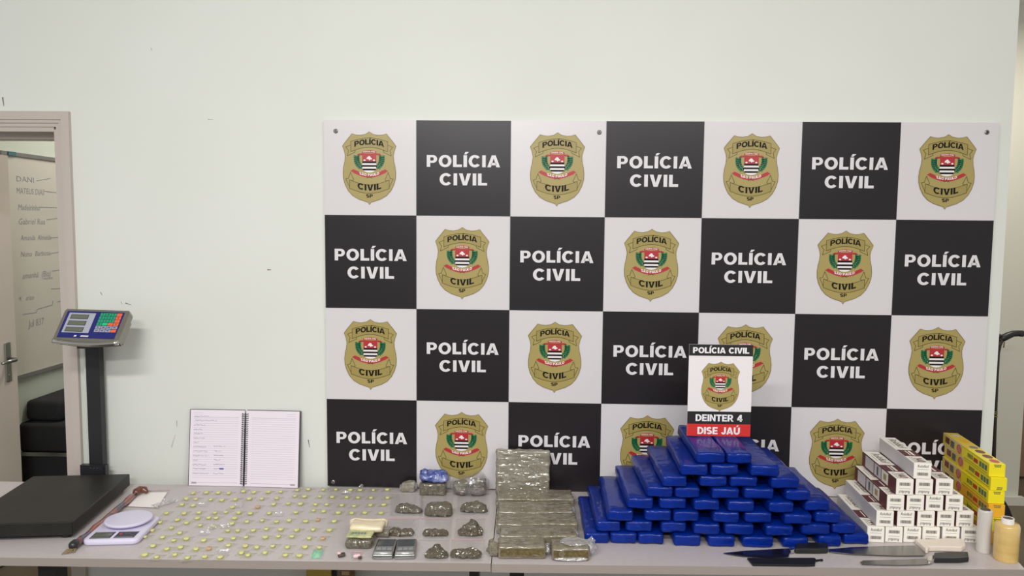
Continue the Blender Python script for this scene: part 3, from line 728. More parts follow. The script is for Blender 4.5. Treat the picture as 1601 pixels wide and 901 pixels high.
mb = MB(); mb.bm(b); mb.xf(Matrix.Translation(Vector((p.x-c0.x, p.y-c0.y, 0))) @ RZ(.9)); obj('crumpled_flap', mb, FILMW, fb, False)

# ------------------------------------------------------------------ notebook
nb0, nb1, nbm = OZ(296, 759.5, TT), OZ(470, 761, TT), OZ(381, 761, TT)
nb = thing('notebook', 'open spiral notebook with handwritten left page leaning against the wall', 'notebook', (nbm.x, nbm.y, TT))
NH = .286
lean = math.asin(min(.9, (-nbm.y-.008)/NH))
PW = .203
NX = Matrix.Rotation(-lean, 4, 'X')          # local page frame: x right, z up along page, -y towards viewer
def npart(name, mb, m, sm=False): return obj(name, mb.xf(NX), m, nb, sm)
for s in (-1, 1):
    X = RZ(-.035*s)
    x0, x1 = (-PW-.006, -.004) if s < 0 else (.004, PW+.006)
    c = npart('cover', MB().box((x0-(.004 if s < 0 else 0), .0045, .001), (x1+(.004 if s > 0 else 0), .0065, NH+.002), 0, X), COVER)
    pb = MB(); pb.box((x0, -.002 if s > 0 else .001, .001), (x1, .0044, NH), 0, X); page = npart('page', pb, PAPER)
    yy = -.0022 if s > 0 else .0008
    mb = MB(); L0, L1 = (x0+.012, x1-.022) if s < 0 else (x0+.022, x1-.012)
    for i in range(27):
        z = .252-.0085*i
        mb.add([X @ Vector(v) for v in ((L0, yy, z), (L1, yy, z), (L1, yy, z+.0007), (L0, yy, z+.0007))], [(0, 1, 2, 3)])
    for z, a_, b_ in ((.258, L0, L1), (.012, L0, L1)): mb.add([X @ Vector(v) for v in ((a_, yy, z), (b_, yy, z), (b_, yy, z+.0012), (a_, yy, z+.0012))], [(0, 1, 2, 3)])
    xx = L0 if s < 0 else L1-.036
    for z0, z1, a_, b_ in ((.267, .2676, 0, .036), (.275, .2756, 0, .036)): mb.add([X @ Vector(v) for v in ((xx+a_, yy, z0), (xx+b_, yy, z0), (xx+b_, yy, z1), (xx+a_, yy, z1))], [(0, 1, 2, 3)])
    xx = L0-.002 if s < 0 else L1-.017
    mb.add([X @ Vector(v) for v in ((xx, yy, .008), (xx+.019, yy, .008), (xx+.019, yy, .015), (xx, yy, .015))], [(0, 1, 2, 3)])
    npart('ruling', mb, RULE)
    if s < 0:
        mb = MB(); rnd = random.Random(3)
        def wr(x, z, ln, m=0):
            x_ = x; pr_ = None
            while x_ < x+ln:
                nx_ = x_+rnd.uniform(.0014, .0030); zz = z+rnd.uniform(0, .0052)
                if pr_ and rnd.random() < .9:
                    a_ = Vector((pr_[0], yy-.0001, pr_[1])); b_ = Vector((nx_, yy-.0001, zz)); d_ = (b_-a_).normalized(); n_ = Vector((-d_.z, 0, d_.x))*.0005
                    mb.add([X @ v for v in (a_-n_, b_-n_, b_+n_, a_+n_)], [(0, 1, 2, 3)], m)
                pr_ = (nx_, zz); x_ = nx_
        for z, ln in ((.259, .055), (.2435, .085), (.2265, .043), (.2095, .034), (.1945, .036), (.177, .043), (.1605, .02), (.144, .05), (.127, .055), (.111, .062), (.094, .022), (.077, .055), (.062, .05), (.044, .06)): wr(L0, z, ln)
        for z, ln in ((.147, .042), (.128, .028), (.113, .036), (.096, .026), (.079, .042), (.063, .024), (.044, .038)): wr(L0+.078, z, ln)
        mb.add([X @ Vector(v) for v in ((L0+.103, yy-.0001, .062), (L0+.119, yy-.0001, .062), (L0+.119, yy-.0001, .068), (L0+.103, yy-.0001, .068))], [(0, 1, 2, 3)], 1)
        npart('handwriting', mb, [PEN, PENB])['kind'] = 'stuff'
mb = MB()
for i in range(34):
    z = .012+.0079*i; ring = []
    for k in range(11):
        a_ = PI*1.9*k/10-.4*PI; ring.append((.0125*math.sin(a_), -.003-.007*math.cos(a_), z+.0012*k/10))
    mb.tube(ring, .0011, 5)
npart('spiral_wire', mb, DARKP, True)

# ------------------------------------------------------------------ bagged pills
c6 = lambda x, y: (200+x/5.965, 750+y/5.965)
c7 = lambda x, y: (420+x/5.596, 740+y/5.596)
R6 = {'a': [(608,130),(733,125),(840,127),(940,130),(1078,113),(1175,122),(1308,120),(1425,117)],
      'b': [(545,182),(635,185),(773,190),(877,195),(1003,188),(1133,182),(1250,182),(1388,178)],
      'c': [(503,237),(610,245),(975,262),(1212,258,'o'),(1360,233),(1498,228)],
      'd': [(360,318),(523,320),(662,312),(810,313),(915,307),(1035,313),(1143,320),(1318,317)],
      'e': [(463,380),(648,365),(755,360),(825,362),(995,365),(1252,385)],
      'f': [(300,402),(548,408),(675,430),(795,440),(970,415),(1110,397),(1385,397),(1502,385)],
      'g': [(228,478),(405,455),(482,503),(932,480),(1025,480),(1170,478),(1293,465),(1427,470)],
      'h': [(157,540),(323,543),(428,572),(545,557),(708,572),(865,563),(983,553),(1103,542),(1283,543),(1403,535),(1530,535)],
      'i': [(235,623),(365,652),(490,637),(637,652),(755,648,'o'),(937,617),(1095,625),(1203,637),(1352,625),(1490,635)],
      'j': [(157,708),(270,728),(437,705),(557,735),(718,725),(862,728),(1060,688),(1120,710),(1280,687),(1468,710)]}
R7 = {'a': [(250,152),(348,145),(480,148),(588,145),(715,150),(800,152),(917,150),(1037,147)],
      'b': [(232,203),(315,208),(448,207),(557,212),(683,213),(782,217),(895,218),(1040,218)],
      'c': [(280,272),(410,277),(508,277),(640,285),(748,290),(890,283),(1008,280)],
      'd': [(240,347),(395,330),(482,337),(610,350),(727,352),(842,350),(983,352)],
      'f': [(325,425),(432,410,'o'),(575,425)], 'g': [(247,503),(390,497),(533,503)], 'h': [(355,572),(475,575,'O')],
      'i': [(318,650),(443,655)], 'j': [(270,727)]}
rown = {'a': 'back pill row', 'b': 'second pill row from back', 'c': 'third pill row from back', 'd': 'fourth pill row from back', 'e': 'short middle pill row',
        'f': 'fifth pill row from front', 'g': 'fourth pill row from front', 'h': 'third pill row from front', 'i': 'second pill row from front', 'j': 'front pill row'}
def pill_mesh(r, h, name, m):
    mb = MB(); mb.lathe([(r*.85, 0), (r, h*.22), (r, h*.7), (r*.88, h*.92), (r*.45, h)], 16); return mb.mesh(name, m, True)
pm = [pill_mesh(.0072, .0056, 'pill', PILLM), pill_mesh(.0066, .0052, 'pill', PILLM)]; pmo = pill_mesh(.0075, .005, 'pill', PILLO)
def bag_mesh(seed):
    w_, d_ = .033, .040; rnd = random.Random(seed); mb = MB(); nx = ny = 5; sh_ = .35
    for L in (0, 1):
        vs = []
        for j in range(ny+1):
            for i in range(nx+1):
                u, v = i/nx-.5, j/ny-.5
                rim = max(abs(u), abs(v)) > .45
                z = .0004+(.0003 if L else 0)+(.0008+.0016*abs(noise.noise(Vector((u*4, v*4, seed))))) * (0 if not rim else (1 if L else 0))
                vs.append((u*w_+v*d_*.12, v*d_, z))
        fs = [(j*(nx+1)+i, j*(nx+1)+i+1, (j+1)*(nx+1)+i+1, (j+1)*(nx+1)+i) for j in range(ny) for i in range(nx)]
        mb.add(vs, fs if L else [f[::-1] for f in fs])
    mb.tube([(-w_/2+.0045, d_*.40, .0018), (w_/2+.0045, d_*.40, .0018)], .0006, 5, 1)
    return mb.mesh('pill_bag', [FILMY, ZIPW], True)
bms = [bag_mesh(i) for i in range(6)]
rnd = random.Random(5)
for key in 'abcdefghij':
    L = [c6(p[0], p[1])+tuple(p[2:]) for p in R6[key]]+[c7(p[0], p[1])+tuple(p[2:]) for p in R7.get(key, [])]
    L.sort(key=lambda p: p[0])
    for i, p in enumerate(L):
        org = len(p) > 2
        q = OZ(p[0], p[1]+1.0, TT)
        where = '%s from the left in the %s' % (ORD[i+1], rown[key])
        o = link('pill', pmo if org else pm[rnd.randrange(2)], None, (q.x, q.y, TT+.0012), rnd.uniform(0, 6))
        s_ = rnd.uniform(1.02, 1.2); o.scale = (s_*rnd.uniform(1, 1.15), s_, s_)
        tag(o, ('orange-brown pill, ' if org else 'pale yellow pill, ')+where, 'pill', 'pills on the left desk')
        bg = link('pill_bag', bms[rnd.randrange(6)], None, (q.x, q.y+.002, TT+.0003), rnd.uniform(-.25, .1)+(.15 if p[0] < 330 else 0))
        tag(bg, 'small clear zip bag, '+where, 'bag', 'small clear bags holding pills')
# film pieces added for the gloss highlights and labels of the pill bags
for (px, py, wpx, lab_) in ((294, 782.5, 6, 'tiny added bag glint of crumpled film at the left of the third pill row'), (317, 791, 17, 'added bag glint of film behind the middle of the pills, left of the others'),
                            (372, 793, 14, 'added bag glint of flat film between the third and fourth pill rows'), (435, 806, 18, 'added bag glint of clear film near the centre of the pills'),
                            (319, 836, 16, 'added bag glint of crumpled film among the pills, in front of the kitchen scale'), (353, 825, 18, 'added bag glint of smooth film in the centre of the left pills'),
                            (348, 865, 20, 'added bag glint of film in the front row of pills'), (542, 773, 18, 'added bag glint of film in the second pill row, below the black square'),
                            (332, 827, 10, 'small added bag glint of curled film beside the smooth one'), (564, 763.5, 9, 'tiny added bag glint of film in the back row of pills')):
    q = OZ(px, py, TT); wd = wpx/F_PX*2.4
    b = bmesh.new(); bmesh.ops.create_grid(b, x_segments=9, y_segments=7, size=1)
    for v in b.verts:
        v.co = Vector((v.co.x*wd/2, v.co.y*.011, 0)); v.co.z = .008+.009*noise.noise(v.co*90+Vector((px, py, 0)))+.006*v.co.y/.011
        v.co.z = max(.0075, v.co.z)
    mb = MB(); mb.bm(b); o = obj('bag_glint', mb, FILMW, None, False, loc=(q.x, q.y, TT-.006)); tag(o, lab_, 'plastic scrap', 'added bag glints among the pills')
# green sachet
def sachet(pts, h, m, name, label, cat, seed):
    P_ = [OZ(*p, TT) for p in pts]; c0 = sum(P_, Vector())/len(P_)
    b = bmesh.new(); bmesh.ops.create_grid(b, x_segments=10, y_segments=8, size=1); q = [p-c0 for p in P_]
    for v in b.verts:
        u, w_ = (v.co.x+1)/2, (v.co.y+1)/2; e = math.sin(PI*u)*math.sin(PI*w_)
        p = (q[0]*(1-u)+q[1]*u)*(1-w_)+(q[3]*(1-u)+q[2]*u)*w_
        v.co = Vector((p.x, p.y, .0008+h*e**.6*(.6+.8*abs(noise.noise(p*60+Vector((seed, 0, 0)))))))
    mb = MB(); mb.bm(b); return tag(obj(name, mb, m, None, True, loc=(c0.x, c0.y, TT)), label, cat)
film([OZ(485, 875, TT), OZ(504, 875.5, TT), OZ(510, 858, TT), OZ(491, 858, TT)], 'zip_bag', 'clear zip bag under the crumpled green sachet', 'bag', FILM, 9)
sachet([(486, 873), (501, 874), (506, 861), (490, 861)], .008, GREENP, 'sachet', 'pale green crumpled sachet at the front right end of the pills', 'sachet', 2)
# pink capsule and dark resin
film([OZ(549, 878, TT), OZ(566, 878, TT), OZ(568, 864, TT), OZ(548, 864, TT)], 'zip_bag', 'tiny clear bag with a pink seal at the desk front', 'bag', FILM, 11, zip_m=ZIPP)
p = OZ(558, 874, TT); mb = MB(); mb.tube([(-.010, -.004, .007), (-.006, -.002, .0072), (.006, .003, .0075), (.010, .005, .007)], [.004, .006, .006, .004], 10); mb.tube([(.006, -.006, .0045), (.014, -.002, .0045)], .0045, 8, 1)
tag(obj('capsule', mb, [PINK, DBROWN], None, True, loc=(p.x, p.y, TT+.001)), 'pink and dark capsule in a tiny bag in front of the herb pouch', 'capsule')
b = rbox(.022, .014, .010, .003, 2, 1); lump(b, .003, 120, 3, .0006); mb = MB(); mb.bm(b); p = OZ(534, 871, TT)
rs = thing('resin_lump', 'small dark resin lump with a pink corner at the desk front', 'lump', (p.x, p.y, TT+.0006), .5)
obj('lump', mb, DBROWN, rs, True); b = rbox(.010, .012, .006, .002, 2); mb = MB(); mb.bm(b); obj('pale_tip', mb, PINK, rs, True, loc=(-.007, .003, .0085))
# herb pouch with cream roll
p0, p1 = OZ(537, 861, TT), OZ(581, 861, TT); pc0 = (p0+p1)/2; pw_ = (p1-p0).length
hp_ = thing('herb_pouch', 'clear pouch of herb with a green label and a cream rolled top', 'pouch', (pc0.x, pc0.y, TT))
b = rbox(pw_, .075, .030, .012, 3, 2); lump(b, .003, 40, 4, .001)
mb = MB(); mb.bm(b); obj('herb_fill', mb, HERBG, hp_, True, loc=(0, .04, 0))
b = rbox(pw_*.92, .06, .007, .0025, 2, 2); lump(b, .0025, 40, 5, .0)
mb = MB(); mb.bm(b); obj('label_front', mb, LABELG, hp_, True, loc=(0, .045, .0315))
mb = MB()
for i in range(5): mb.box((-pw_*.3+i*.0095, .030, .0406), (-pw_*.3+i*.0095+.006, .040, .0412))
obj('label_print', mb, mat('label_ink', (118, 132, 150), .5), hp_)
b = rbox(pw_*1.25, .06, .024, .010, 3, 2); lump(b, .005, 30, 6, .002)
mb = MB(); mb.bm(b); obj('folded_flap', mb, CREAM, hp_, True, loc=(.010, .094, .026))
mb = MB(); mb.tube([Vector((-pw_*.62+pw_*1.4*i/9, .125+.003*math.sin(i), .036+.001*math.sin(i*2))) for i in range(10)], [.010]+[.0155+.0012*math.sin(i*1.9) for i in range(8)]+[.011], 12); obj('rolled_top', mb, CREAM, hp_, True)
mb = MB(); mb.tube([Vector((pw_*.2+.05*i/5, .10, .015)) for i in range(7)], .012, 10); obj('inner_roll', mb, BRK, hp_, True)
# ------------------------------------------------------------------ pocket scales
for (fl, fr, bl_, br_, lab_) in (((581.7, 876), (614, 876), (593, 842), (619.5, 842), 'silver pocket scale with closed dark lid, next to the herb pouch'),
                                 ((616.5, 876), (649, 876), (620.7, 842), (652.5, 842), 'silver pocket scale with closed dark lid, next to the bags of herb')):
    a, c, e = OZ(*fl, TT), OZ(*fr, TT), OZ(*bl_, TT+.018); m_ = (a+c)/2; wd = (c-a).length
    mm = OZ((bl_[0]+br_[0])/2, 842, TT+.018); ln = (Vector((mm.x, mm.y))-Vector((m_.x, m_.y))).length; ya = math.atan2(mm.y-m_.y, mm.x-m_.x)-PI/2
    t = thing('pocket_scale', lab_, 'scale', (m_.x, m_.y, TT), ya, 'two pocket scales')
    mb = MB(); mb.bm(rbox(wd, ln, .016, .004, 3)); obj('body', mb, STEEL, t, True, loc=(0, ln/2, .0005))
    mb = MB(); mb.bm(rbox(wd*.86, ln*.42, .0016, .0007, 1)); obj('lid_window', mb, mat('smoked_lid', (72, 78, 78), .2), t, loc=(0, ln*.74, .0166))
    mb = MB(); mb.bm(rbox(wd*.86, ln*.33, .0012, .0005, 1)); bp_ = obj('button_panel', mb, mat('button_grey', (112, 112, 116), .3), t, loc=(0, ln*.345, .0166))
    for i in range(3):
        mb = MB(); mb.bm(rbox(wd*.22, ln*.13, .0014, .0006, 1)); obj('button', mb, mat('button_pale', (150, 148, 150), .35), bp_, loc=((i-1)*wd*.26, -ln*.02, .0013))
    mb = MB(); mb.tube([(-wd*.43, .011, .015), (wd*.43, .011, .015)], .0055, 12); o = obj('chrome_bar', mb, mat('bar_metal', (236, 236, 232), .3, .85), t, True); o['label'] = 'polished front bar'
    obj('logo_mark', MB().box((-wd*.1, ln*.79, .0183), (wd*.1, ln*.80, .0185)), DARKP, t)

# ------------------------------------------------------------------ bags of herb
bags = [((637, 805), (616, 659), 785, (612, 662, 773), 'A', HERBG, 'heap of grey-green herb with a sloping right side, left bag of the back trio', 'left bag of the back trio'),
        ((684.5, 810), (663, 706), 781, (659, 708, 773), 'B', HERBG, 'flat square pad of grey-green herb, middle bag of the back trio', 'middle bag of the back trio'),
        ((740, 804), (719, 761), 782, (716, 766, 773), 'C', HERBG, 'rounded heap of grey-green herb, right bag of the back trio', 'right bag of the back trio'),
        ((625, 841), (605, 645), 823, (607, 655, 812), 'D', HERB, 'two small brown herb lumps in the bag behind the pocket scales', 'bag behind the pocket scales'),
        ((679, 841), (658.6, 700), 827, (658, 706, 812), 'E', HERB, 'low strip of brown herb in the middle bag of the second trio', 'middle bag of the second trio'),
        ((734, 841), (714.5, 753.5), 816, (713, 758, 812), 'F', HERB, 'tall knobbly heap of brown herb in the right bag of the second trio', 'right bag of the second trio'),
        ((681, 876), (663, 699), 856, (655, 702, 845), 'G', HERB, 'rough heap of brown herb in the front bag beside the pocket scales', 'front bag beside the pocket scales'),
        ((727.5, 876), (704, 751), 859, (706, 758, 845), 'H', HERB, 'wide block of brown herb in the frontmost right bag', 'front bag next to the desk joint')]
for i, ((cx_, by_), (l, r), ty, (bx0, bx1, bty), k, m, lab_, blab) in enumerate(bags):
    red = k in 'BFH'
    film([OZ(bx0-3, by_+2, TT), OZ(bx1-1, by_+2, TT), OZ(bx1+1, bty, TT), OZ(bx0, bty, TT)], 'zip_bag', 'clear zip bag under the herb, '+blab, 'bag', FILM, i+20, .0012, group='clear bags of herb', zip_m=ZIPP if k in 'DEH' else ZIPW)
    a, c = OZ(l, by_, TT), OZ(r, by_, TT); wd = (c-a).length; m_ = (a+c)/2
    hpx = by_-ty; dep = .038 if k not in 'B' else .05; ht = max(.010, hpx/F_PX*2.42*.98-dep*.36)
    b = bmesh.new(); bmesh.ops.create_icosphere(b, subdivisions=4, radius=1)
    for v in b.verts:
        d = v.co.copy(); pw2 = 4 if k in 'BH' else 2.6
        nrm = (abs(d.x)**pw2+abs(d.y)**pw2+abs(d.z)**pw2)**(-1/pw2); d *= nrm
        top = 1.0
        if k == 'A': top = 1.12-.55*max(0, d.x+.25)
        if k == 'D': top = .45+.65*abs(d.x)**.7
        if k == 'F': top = .75+.6*math.exp(-((d.x-.25)/.45)**2)
        if k == 'G': top = .7+.55*math.exp(-((d.x)/.5)**2)
        p = Vector((d.x*wd/2, d.y*dep/2, max(0, d.z)*ht*top))
        amp = .0035 if k in 'AB' else .0055
        p += noise.noise_vector(p*75+Vector((i*5, 0, 0)))*amp+noise.noise_vector(p*190+Vector((0, i*3, 0)))*amp*.45
        p.z = max(0, p.z); v.co = p
    mb = MB(); mb.bm(b); o = obj('herb_heap', mb, m, None, k in 'ABC', loc=(m_.x, m_.y+dep/2+.004, TT+.0032)); tag(o, lab_, 'herb', 'portions of herb in bags')
# ------------------------------------------------------------------ small wrapped items at the back
def wrapped(name, label, cat, px0, px1, pyb, pyt, dep, m, seed, amp=.004, bev=.010, group=None, yaw=0, z0=TT, freq=30):
    a, c = OZ(px0, pyb, z0), OZ(px1, pyb, z0); wd = (c-a).length; m_ = (a+c)/2
    D = (m_-CAM).dot(_f); total = (pyb-pyt)/F_PX*D; ht = (total-dep*(CAM.z-z0)/D*1.0)*1.0
    ht = max(ht, .02)
    t = thing(name, label, cat, (m_.x, m_.y+dep/2, z0), yaw, group)
    b = rbox(wd, dep, ht, bev, 3, 9); lump(b, amp, freq, seed, .0008); crease(b, .0022, 45, seed=seed)
    mb = MB(); mb.bm(b); obj('wrapped_body', mb, m, t, True); return t, wd, ht
def film_tail(t, pos, sz, seed, nm='film_tail', m=None):
    b = bmesh.new(); bmesh.ops.create_icosphere(b, subdivisions=3, radius=1)
    for v in b.verts:
        v.co = Vector((v.co.x*sz[0], v.co.y*sz[1], v.co.z*sz[2])); v.co += noise.noise_vector(v.co*85+Vector((seed, 0, 0)))*min(sz)*.55
        v.co.z = max(v.co.z, -pos[2]+.001)
    mb = MB(); mb.bm(b); return obj(nm, mb, m or FILMW, t, False, loc=pos)
t, wd, ht = wrapped('wrapped_cube', 'small grey cube in cling film in front of the black square', 'package', 627, 648, 771, 750, .034, SLAB, 1, .004, .008, yaw=.1)
film_tail(t, (-wd*.55, 0, ht*.4), (.006, .012, .012), 3); film_tail(t, (wd*.55, 0, ht*.5), (.006, .010, .012), 4)
t, wd, ht = wrapped('wrapped_block', 'film-wrapped pale herb block under the blue bundle', 'package', 655, 697, 776, 750, .045, HERBG, 2, .0025, .008)
zb = TT+ht+.001
mm = OZ(676, 776, TT)
b = rbox(.098, .05, .034, .012, 3, 9); lump(b, .010, 30, 8, 0); crease(b, .005, 30, seed=3, power=3)
mb = MB(); mb.bm(b); t2 = thing('blue_bundle', 'crumpled blue plastic bundle on top of the film-wrapped block', 'package', (mm.x+.001, mm.y+.03, zb+.001)); obj('wrapped_body', mb, BBLUE, t2, True)
film_tail(t2, (-.034, .004, .032), (.014, .014, .010), 11, 'knot', BBLUE); film_tail(t2, (.032, .004, .031), (.016, .014, .010), 12, 'knot', BBLUE)
t = thing('tied_bag', 'clear bag holding two dark herb lumps beside the blue bundle', 'bag', (OZ(735, 774, TT).x, -.075, TT))
def lumpy(cx_, wx, wy, hz, seed, m):
    b = bmesh.new(); bmesh.ops.create_icosphere(b, subdivisions=4, radius=1)
    for v in b.verts:
        p = v.co.copy(); p *= (abs(p.x)**3+abs(p.y)**3+abs(p.z)**3)**(-1/3); p = Vector((p.x*wx, p.y*wy, (p.z+1)*hz/2))
        p += noise.noise_vector(p*38+Vector((seed, 0, 0)))*.006; p.z = max(p.z, .001); v.co = p+Vector((cx_, 0, 0))
    mb = MB(); return mb.bm(b)
obj('herb_lump', lumpy(-.033, .030, .03, .052, 1, 0), HERB, t, True); obj('herb_lump', lumpy(.030, .032, .03, .062, 2, 0), HERB, t, True)
b = bmesh.new(); bmesh.ops.create_icosphere(b, subdivisions=4, radius=1)
for v in b.verts:
    p = v.co.copy(); p *= (abs(p.x)**3+abs(p.y)**3+abs(p.z)**3)**(-1/3)
    p = Vector((p.x*.072, p.y*.036, (p.z+1)*.033*(1+.34*math.exp(-((p.x-.45)/.35)**2)))); p += noise.noise_vector(p*42)*.006; p.z = max(.0008, p.z); v.co = p
mb = MB(); mb.bm(b); obj('film', mb, clear('bag_film_glossy', .22, .07, rough=.07, bump=.9, bscale=70), t, True)
# ------------------------------------------------------------------ pressed bricks in the middle
SX = {}
p0, p1 = OZ(776, 764, TT), OZ(859, 764, TT); wd = OY(859, 730, -.05).x-OY(776, 730, -.05).x; zt = OY(817, 702, -.045).z
t = thing('herb_slab', 'square film-wrapped herb slab leaning upright against the backdrop panel', 'package', (OY(817.5, 730, -.05).x, -.066, TT))
b = rbox(wd, .026, zt-TT, .007, 3, 26); lump(b, .0022, 40, 5)
for v in b.verts: v.co = Matrix.Rotation(-.5, 3, 'Y') @ v.co
crease(b, .0024, 34, (.5, 1, 1.9), 5, 4, -9)
for v in b.verts: v.co = Matrix.Rotation(.5, 3, 'Y') @ v.co; v.co.z = max(v.co.z, 0)
mb = MB(); mb.bm(b); o = obj('wrapped_body', mb, SLAB, t, True); o.rotation_euler = (-.03, 0, 0); o.location = (0, 0, .001)
for i, (l, r, yb, yt_, lab_) in enumerate(((774, 897, 783, 764, 'rearmost of the four long pressed bricks, right before the upright slab'), (776, 897, 803, 783, 'second of the four long pressed bricks, counted from the wall'),
                                      (774, 904, 822, 803, 'third of the four long pressed bricks, widest of them'), (779, 903, 841, 822, 'foremost of the four long pressed bricks, behind the two short ones'))):
    zb = TT+.036
    a, c = OZ(l, yb-1, zb-.002), OZ(r, yb-1, zb-.002); top = OZ((l+r)/2, yt_-3, zb); dep = top.y-(a.y+c.y)/2; dep = min(dep, .107, .098 if i == 3 else 9)
    m_ = (a+c)/2; yw = math.atan2(c.y-a.y, c.x-a.x)
    t = thing('pressed_brick', 'long film-wrapped brown brick, '+lab_, 'package', (m_.x, m_.y+dep/2, TT), yw, 'pressed herb bricks')
    b = rbox((c-a).length-.006, dep-.012, .036, .005, 2, 12); lump(b, .0022, 30, i+10, .001); crease(b, .0020, 26, (.45, 1, 1.2), i+2, 5)
    mb = MB(); mb.bm(b); obj('wrapped_body', mb, BRK, t, True)
    if i in (0, 1, 3): film_tail(t, ((c-a).length/2-.002, 0, .02), (.010, .03, .014), i+3)
    film_tail(t, (-(c-a).length/2+.004, -dep*.3, .018), (.006, .016, .012), i+13)
for i, (l, r, yb, yt_, lab_) in enumerate(((778, 852, 875, 839, 'short pressed brick with a rounded film-wrapped left end, at the desk front'), (862, 921, 878, 842, 'short pressed brick in torn loose film, at the desk front'))):
    a, c = OZ(l, yb, TT), OZ(r, yb, TT); m_ = (a+c)/2; D = (m_-CAM).dot(_f); ht = .041; top = OZ((l+r)/2, yt_, TT+ht); dep = min(top.y-m_.y, .085)
    t = thing('pressed_brick', lab_, 'package', (m_.x, m_.y+dep/2, TT), math.atan2(c.y-a.y, c.x-a.x), 'pressed herb bricks')
    W_ = (c-a).length
    b = rbox(W_, dep, ht, .006, 2, 10); lump(b, .002, 30, i+20, .001); crease(b, .0020, 26, (.5, 1, 1.2), i+8, 5)
    mb = MB(); mb.bm(b); obj('wrapped_body', mb, BRK, t, True)
    obj('exposed_face', MB().box((-W_*.46, -dep/2-.0022, ht*.22), (W_*.46, -dep/2-.0006, ht*.80)), BRK2, t)
    if i == 0:
        film_tail(t, (-W_/2-.014, -.002, .020), (.020, .030, .019), 31, 'wrapped_end', BRK); film_tail(t, (W_/2+.006, 0, .018), (.010, .026, .014), 33)
    else:
        film_tail(t, (W_/2+.008, .018, .024), (.016, .036, .024), 35); film_tail(t, (W_*.12, .004, ht+.003), (W_*.40, .028, .006), 36); film_tail(t, (0, -dep/2-.004, .008), (W_*.46, .006, .006), 37)
# ------------------------------------------------------------------ blue bricks
BH, BL = .0378, .335
BY = -.494
bl_meshes = {}
def brick_mesh(wd, seed):
    b = rbox(wd, BL, BH-.001, .0085, 3, 7)
    for v in b.verts:
        k = v.co.y/(BL/2)
        v.co.z = BH/2+(v.co.z-BH/2)*(1-.06*abs(k)**3)
    lump(b, .0028, 24, seed, .0004); crease(b, .0011, 30, (1.5, .5, 2.2), seed, 5)
    for v in b.verts: v.co.z = min(v.co.z, BH-.0004)
    mb = MB(); mb.bm(b); return mb.mesh('tape_brick', BLUE, True)
BR = [[(931, 953), (954, 996), (997, 1039), (1053, 1097), (1107, 1150), (1161, 1211), (1224, 1266), (1279, 1317), (1318, 1361)],
      [(932, 971), (978, 1020), (1033, 1074), (1084, 1127), (1134, 1179), (1197, 1242), (1253, 1299), (1300, 1341)],
      [(949, 991), (1008, 1050), (1053, 1094), (1115, 1157), (1165, 1207), (1226, 1271), (1274, 1317)],
      [(980, 1023), (1031, 1073), (1084, 1127), (1138, 1181), (1202, 1243), (1258, 1300)],
      [(1011, 1054), (1055, 1096), (1113, 1157), (1164, 1211), (1228, 1270)],
      [(1036, 1075), (1093, 1138), (1141, 1186), (1206, 1252)],
      [(1064, 1108), (1111, 1155), (1174, 1220)], [(1089, 1135), (1136, 1178)]]
rname = ['bottom row', 'second row from the bottom', 'third row from the bottom', 'fourth row from the bottom', 'fourth row from the top', 'third row from the top', 'second row from the top', 'top row']
bvar = {}
for r, L in enumerate(BR):
    for i, (l, rr_) in enumerate(L):
        zb = TT+.0005+r*BH; yb = BY+random.uniform(-.006, .006)+.036*max(0, min(1, ((l+rr_)/2-1250)/90))
        a = OY(l, 845-19.3*r, yb); c = OY(rr_, 845-19.3*r, yb); wd = c.x-a.x
        if r == 0 and i == 0: a.x = c.x-.078; wd = .078
        q_ = max(2, round(wd*1000/3)); key_ = (q_, (r*3+i) % 3)
        if key_ not in bvar: bvar[key_] = brick_mesh(q_*.003-.0022, len(bvar)*3+1)
        yw = random.uniform(-.01, .01)
        if i == 0: yw = (.02, .035, .0, .03, .05, .01, -.03, .0)[r]*.6
        pos = ORD[i+1]+' from the left' if i < len(L)-1 else 'rightmost'
        if i == 0: pos = 'leftmost'
        o = link('tape_brick', bvar[key_], None, ((a.x+c.x)/2-math.sin(yw)*BL/2, yb+BL/2, zb), yw)
        tag(o, 'blue taped brick, %s in the %s' % (pos, rname[r]), 'package', 'blue taped bricks in the stepped stack')
# ------------------------------------------------------------------ sign on top
zt = TT+.0005+8*BH+.002
sa, sb = OZ(1073.8, 681, zt), OZ(1172.7, 682.5, zt); sw = (sb-sa).length; sc0 = (sa+sb)/2
sh_ = OY(1123, 538.5, sc0.y).z-zt
sg = thing('desk_sign', 'upright police sign with a badge and red footer standing on the blue brick stack', 'sign', (sc0.x, sc0.y, zt-.001), math.atan2(sb.y-sa.y, sb.x-sa.x))
obj('sign_board', MB().box((-sw/2, 0, 0), (sw/2, .003, sh_)), WHITE, sg)
def band(z0, z1, m, nm): return obj(nm, MB().box((-sw/2, -.0006, z0), (sw/2, -.0001, z1)), m, sg)
k = sh_/718
b1 = band(sh_-88*k, sh_, mat('sign_black', (38, 37, 39), .3), 'header_band'); b2 = band(96*k, 194*k, MATS['sign_black'], 'middle_band'); b3 = band(0, 95.5*k, SRED, 'footer_band')
SL = mat('sign_letters', (240, 236, 238), .4)
obj('lettering', words(MB(), 'POLÍCIA CIVIL', 0, sh_-68*k, 46*k, sw*.88, 0, .0008), SL, b1)
obj('lettering', words(MB(), 'DEINTER 4', 0, 117*k, 54*k, sw*.74, 0, .0008), SL, b2)
obj('lettering', words(MB(), 'DISE JAÚ', 0, 15*k, 56*k, sw*.67, 0, .0008), SL, b3)
e2 = emblem_mesh('emblem', .0003636*.63); link('emblem', e2, sg, (.001, -.0004, sh_*.545))
obj('foot', MB().box((-sw/2, .0031, 0), (sw/2, .07, .003)), ACRYL, sg)
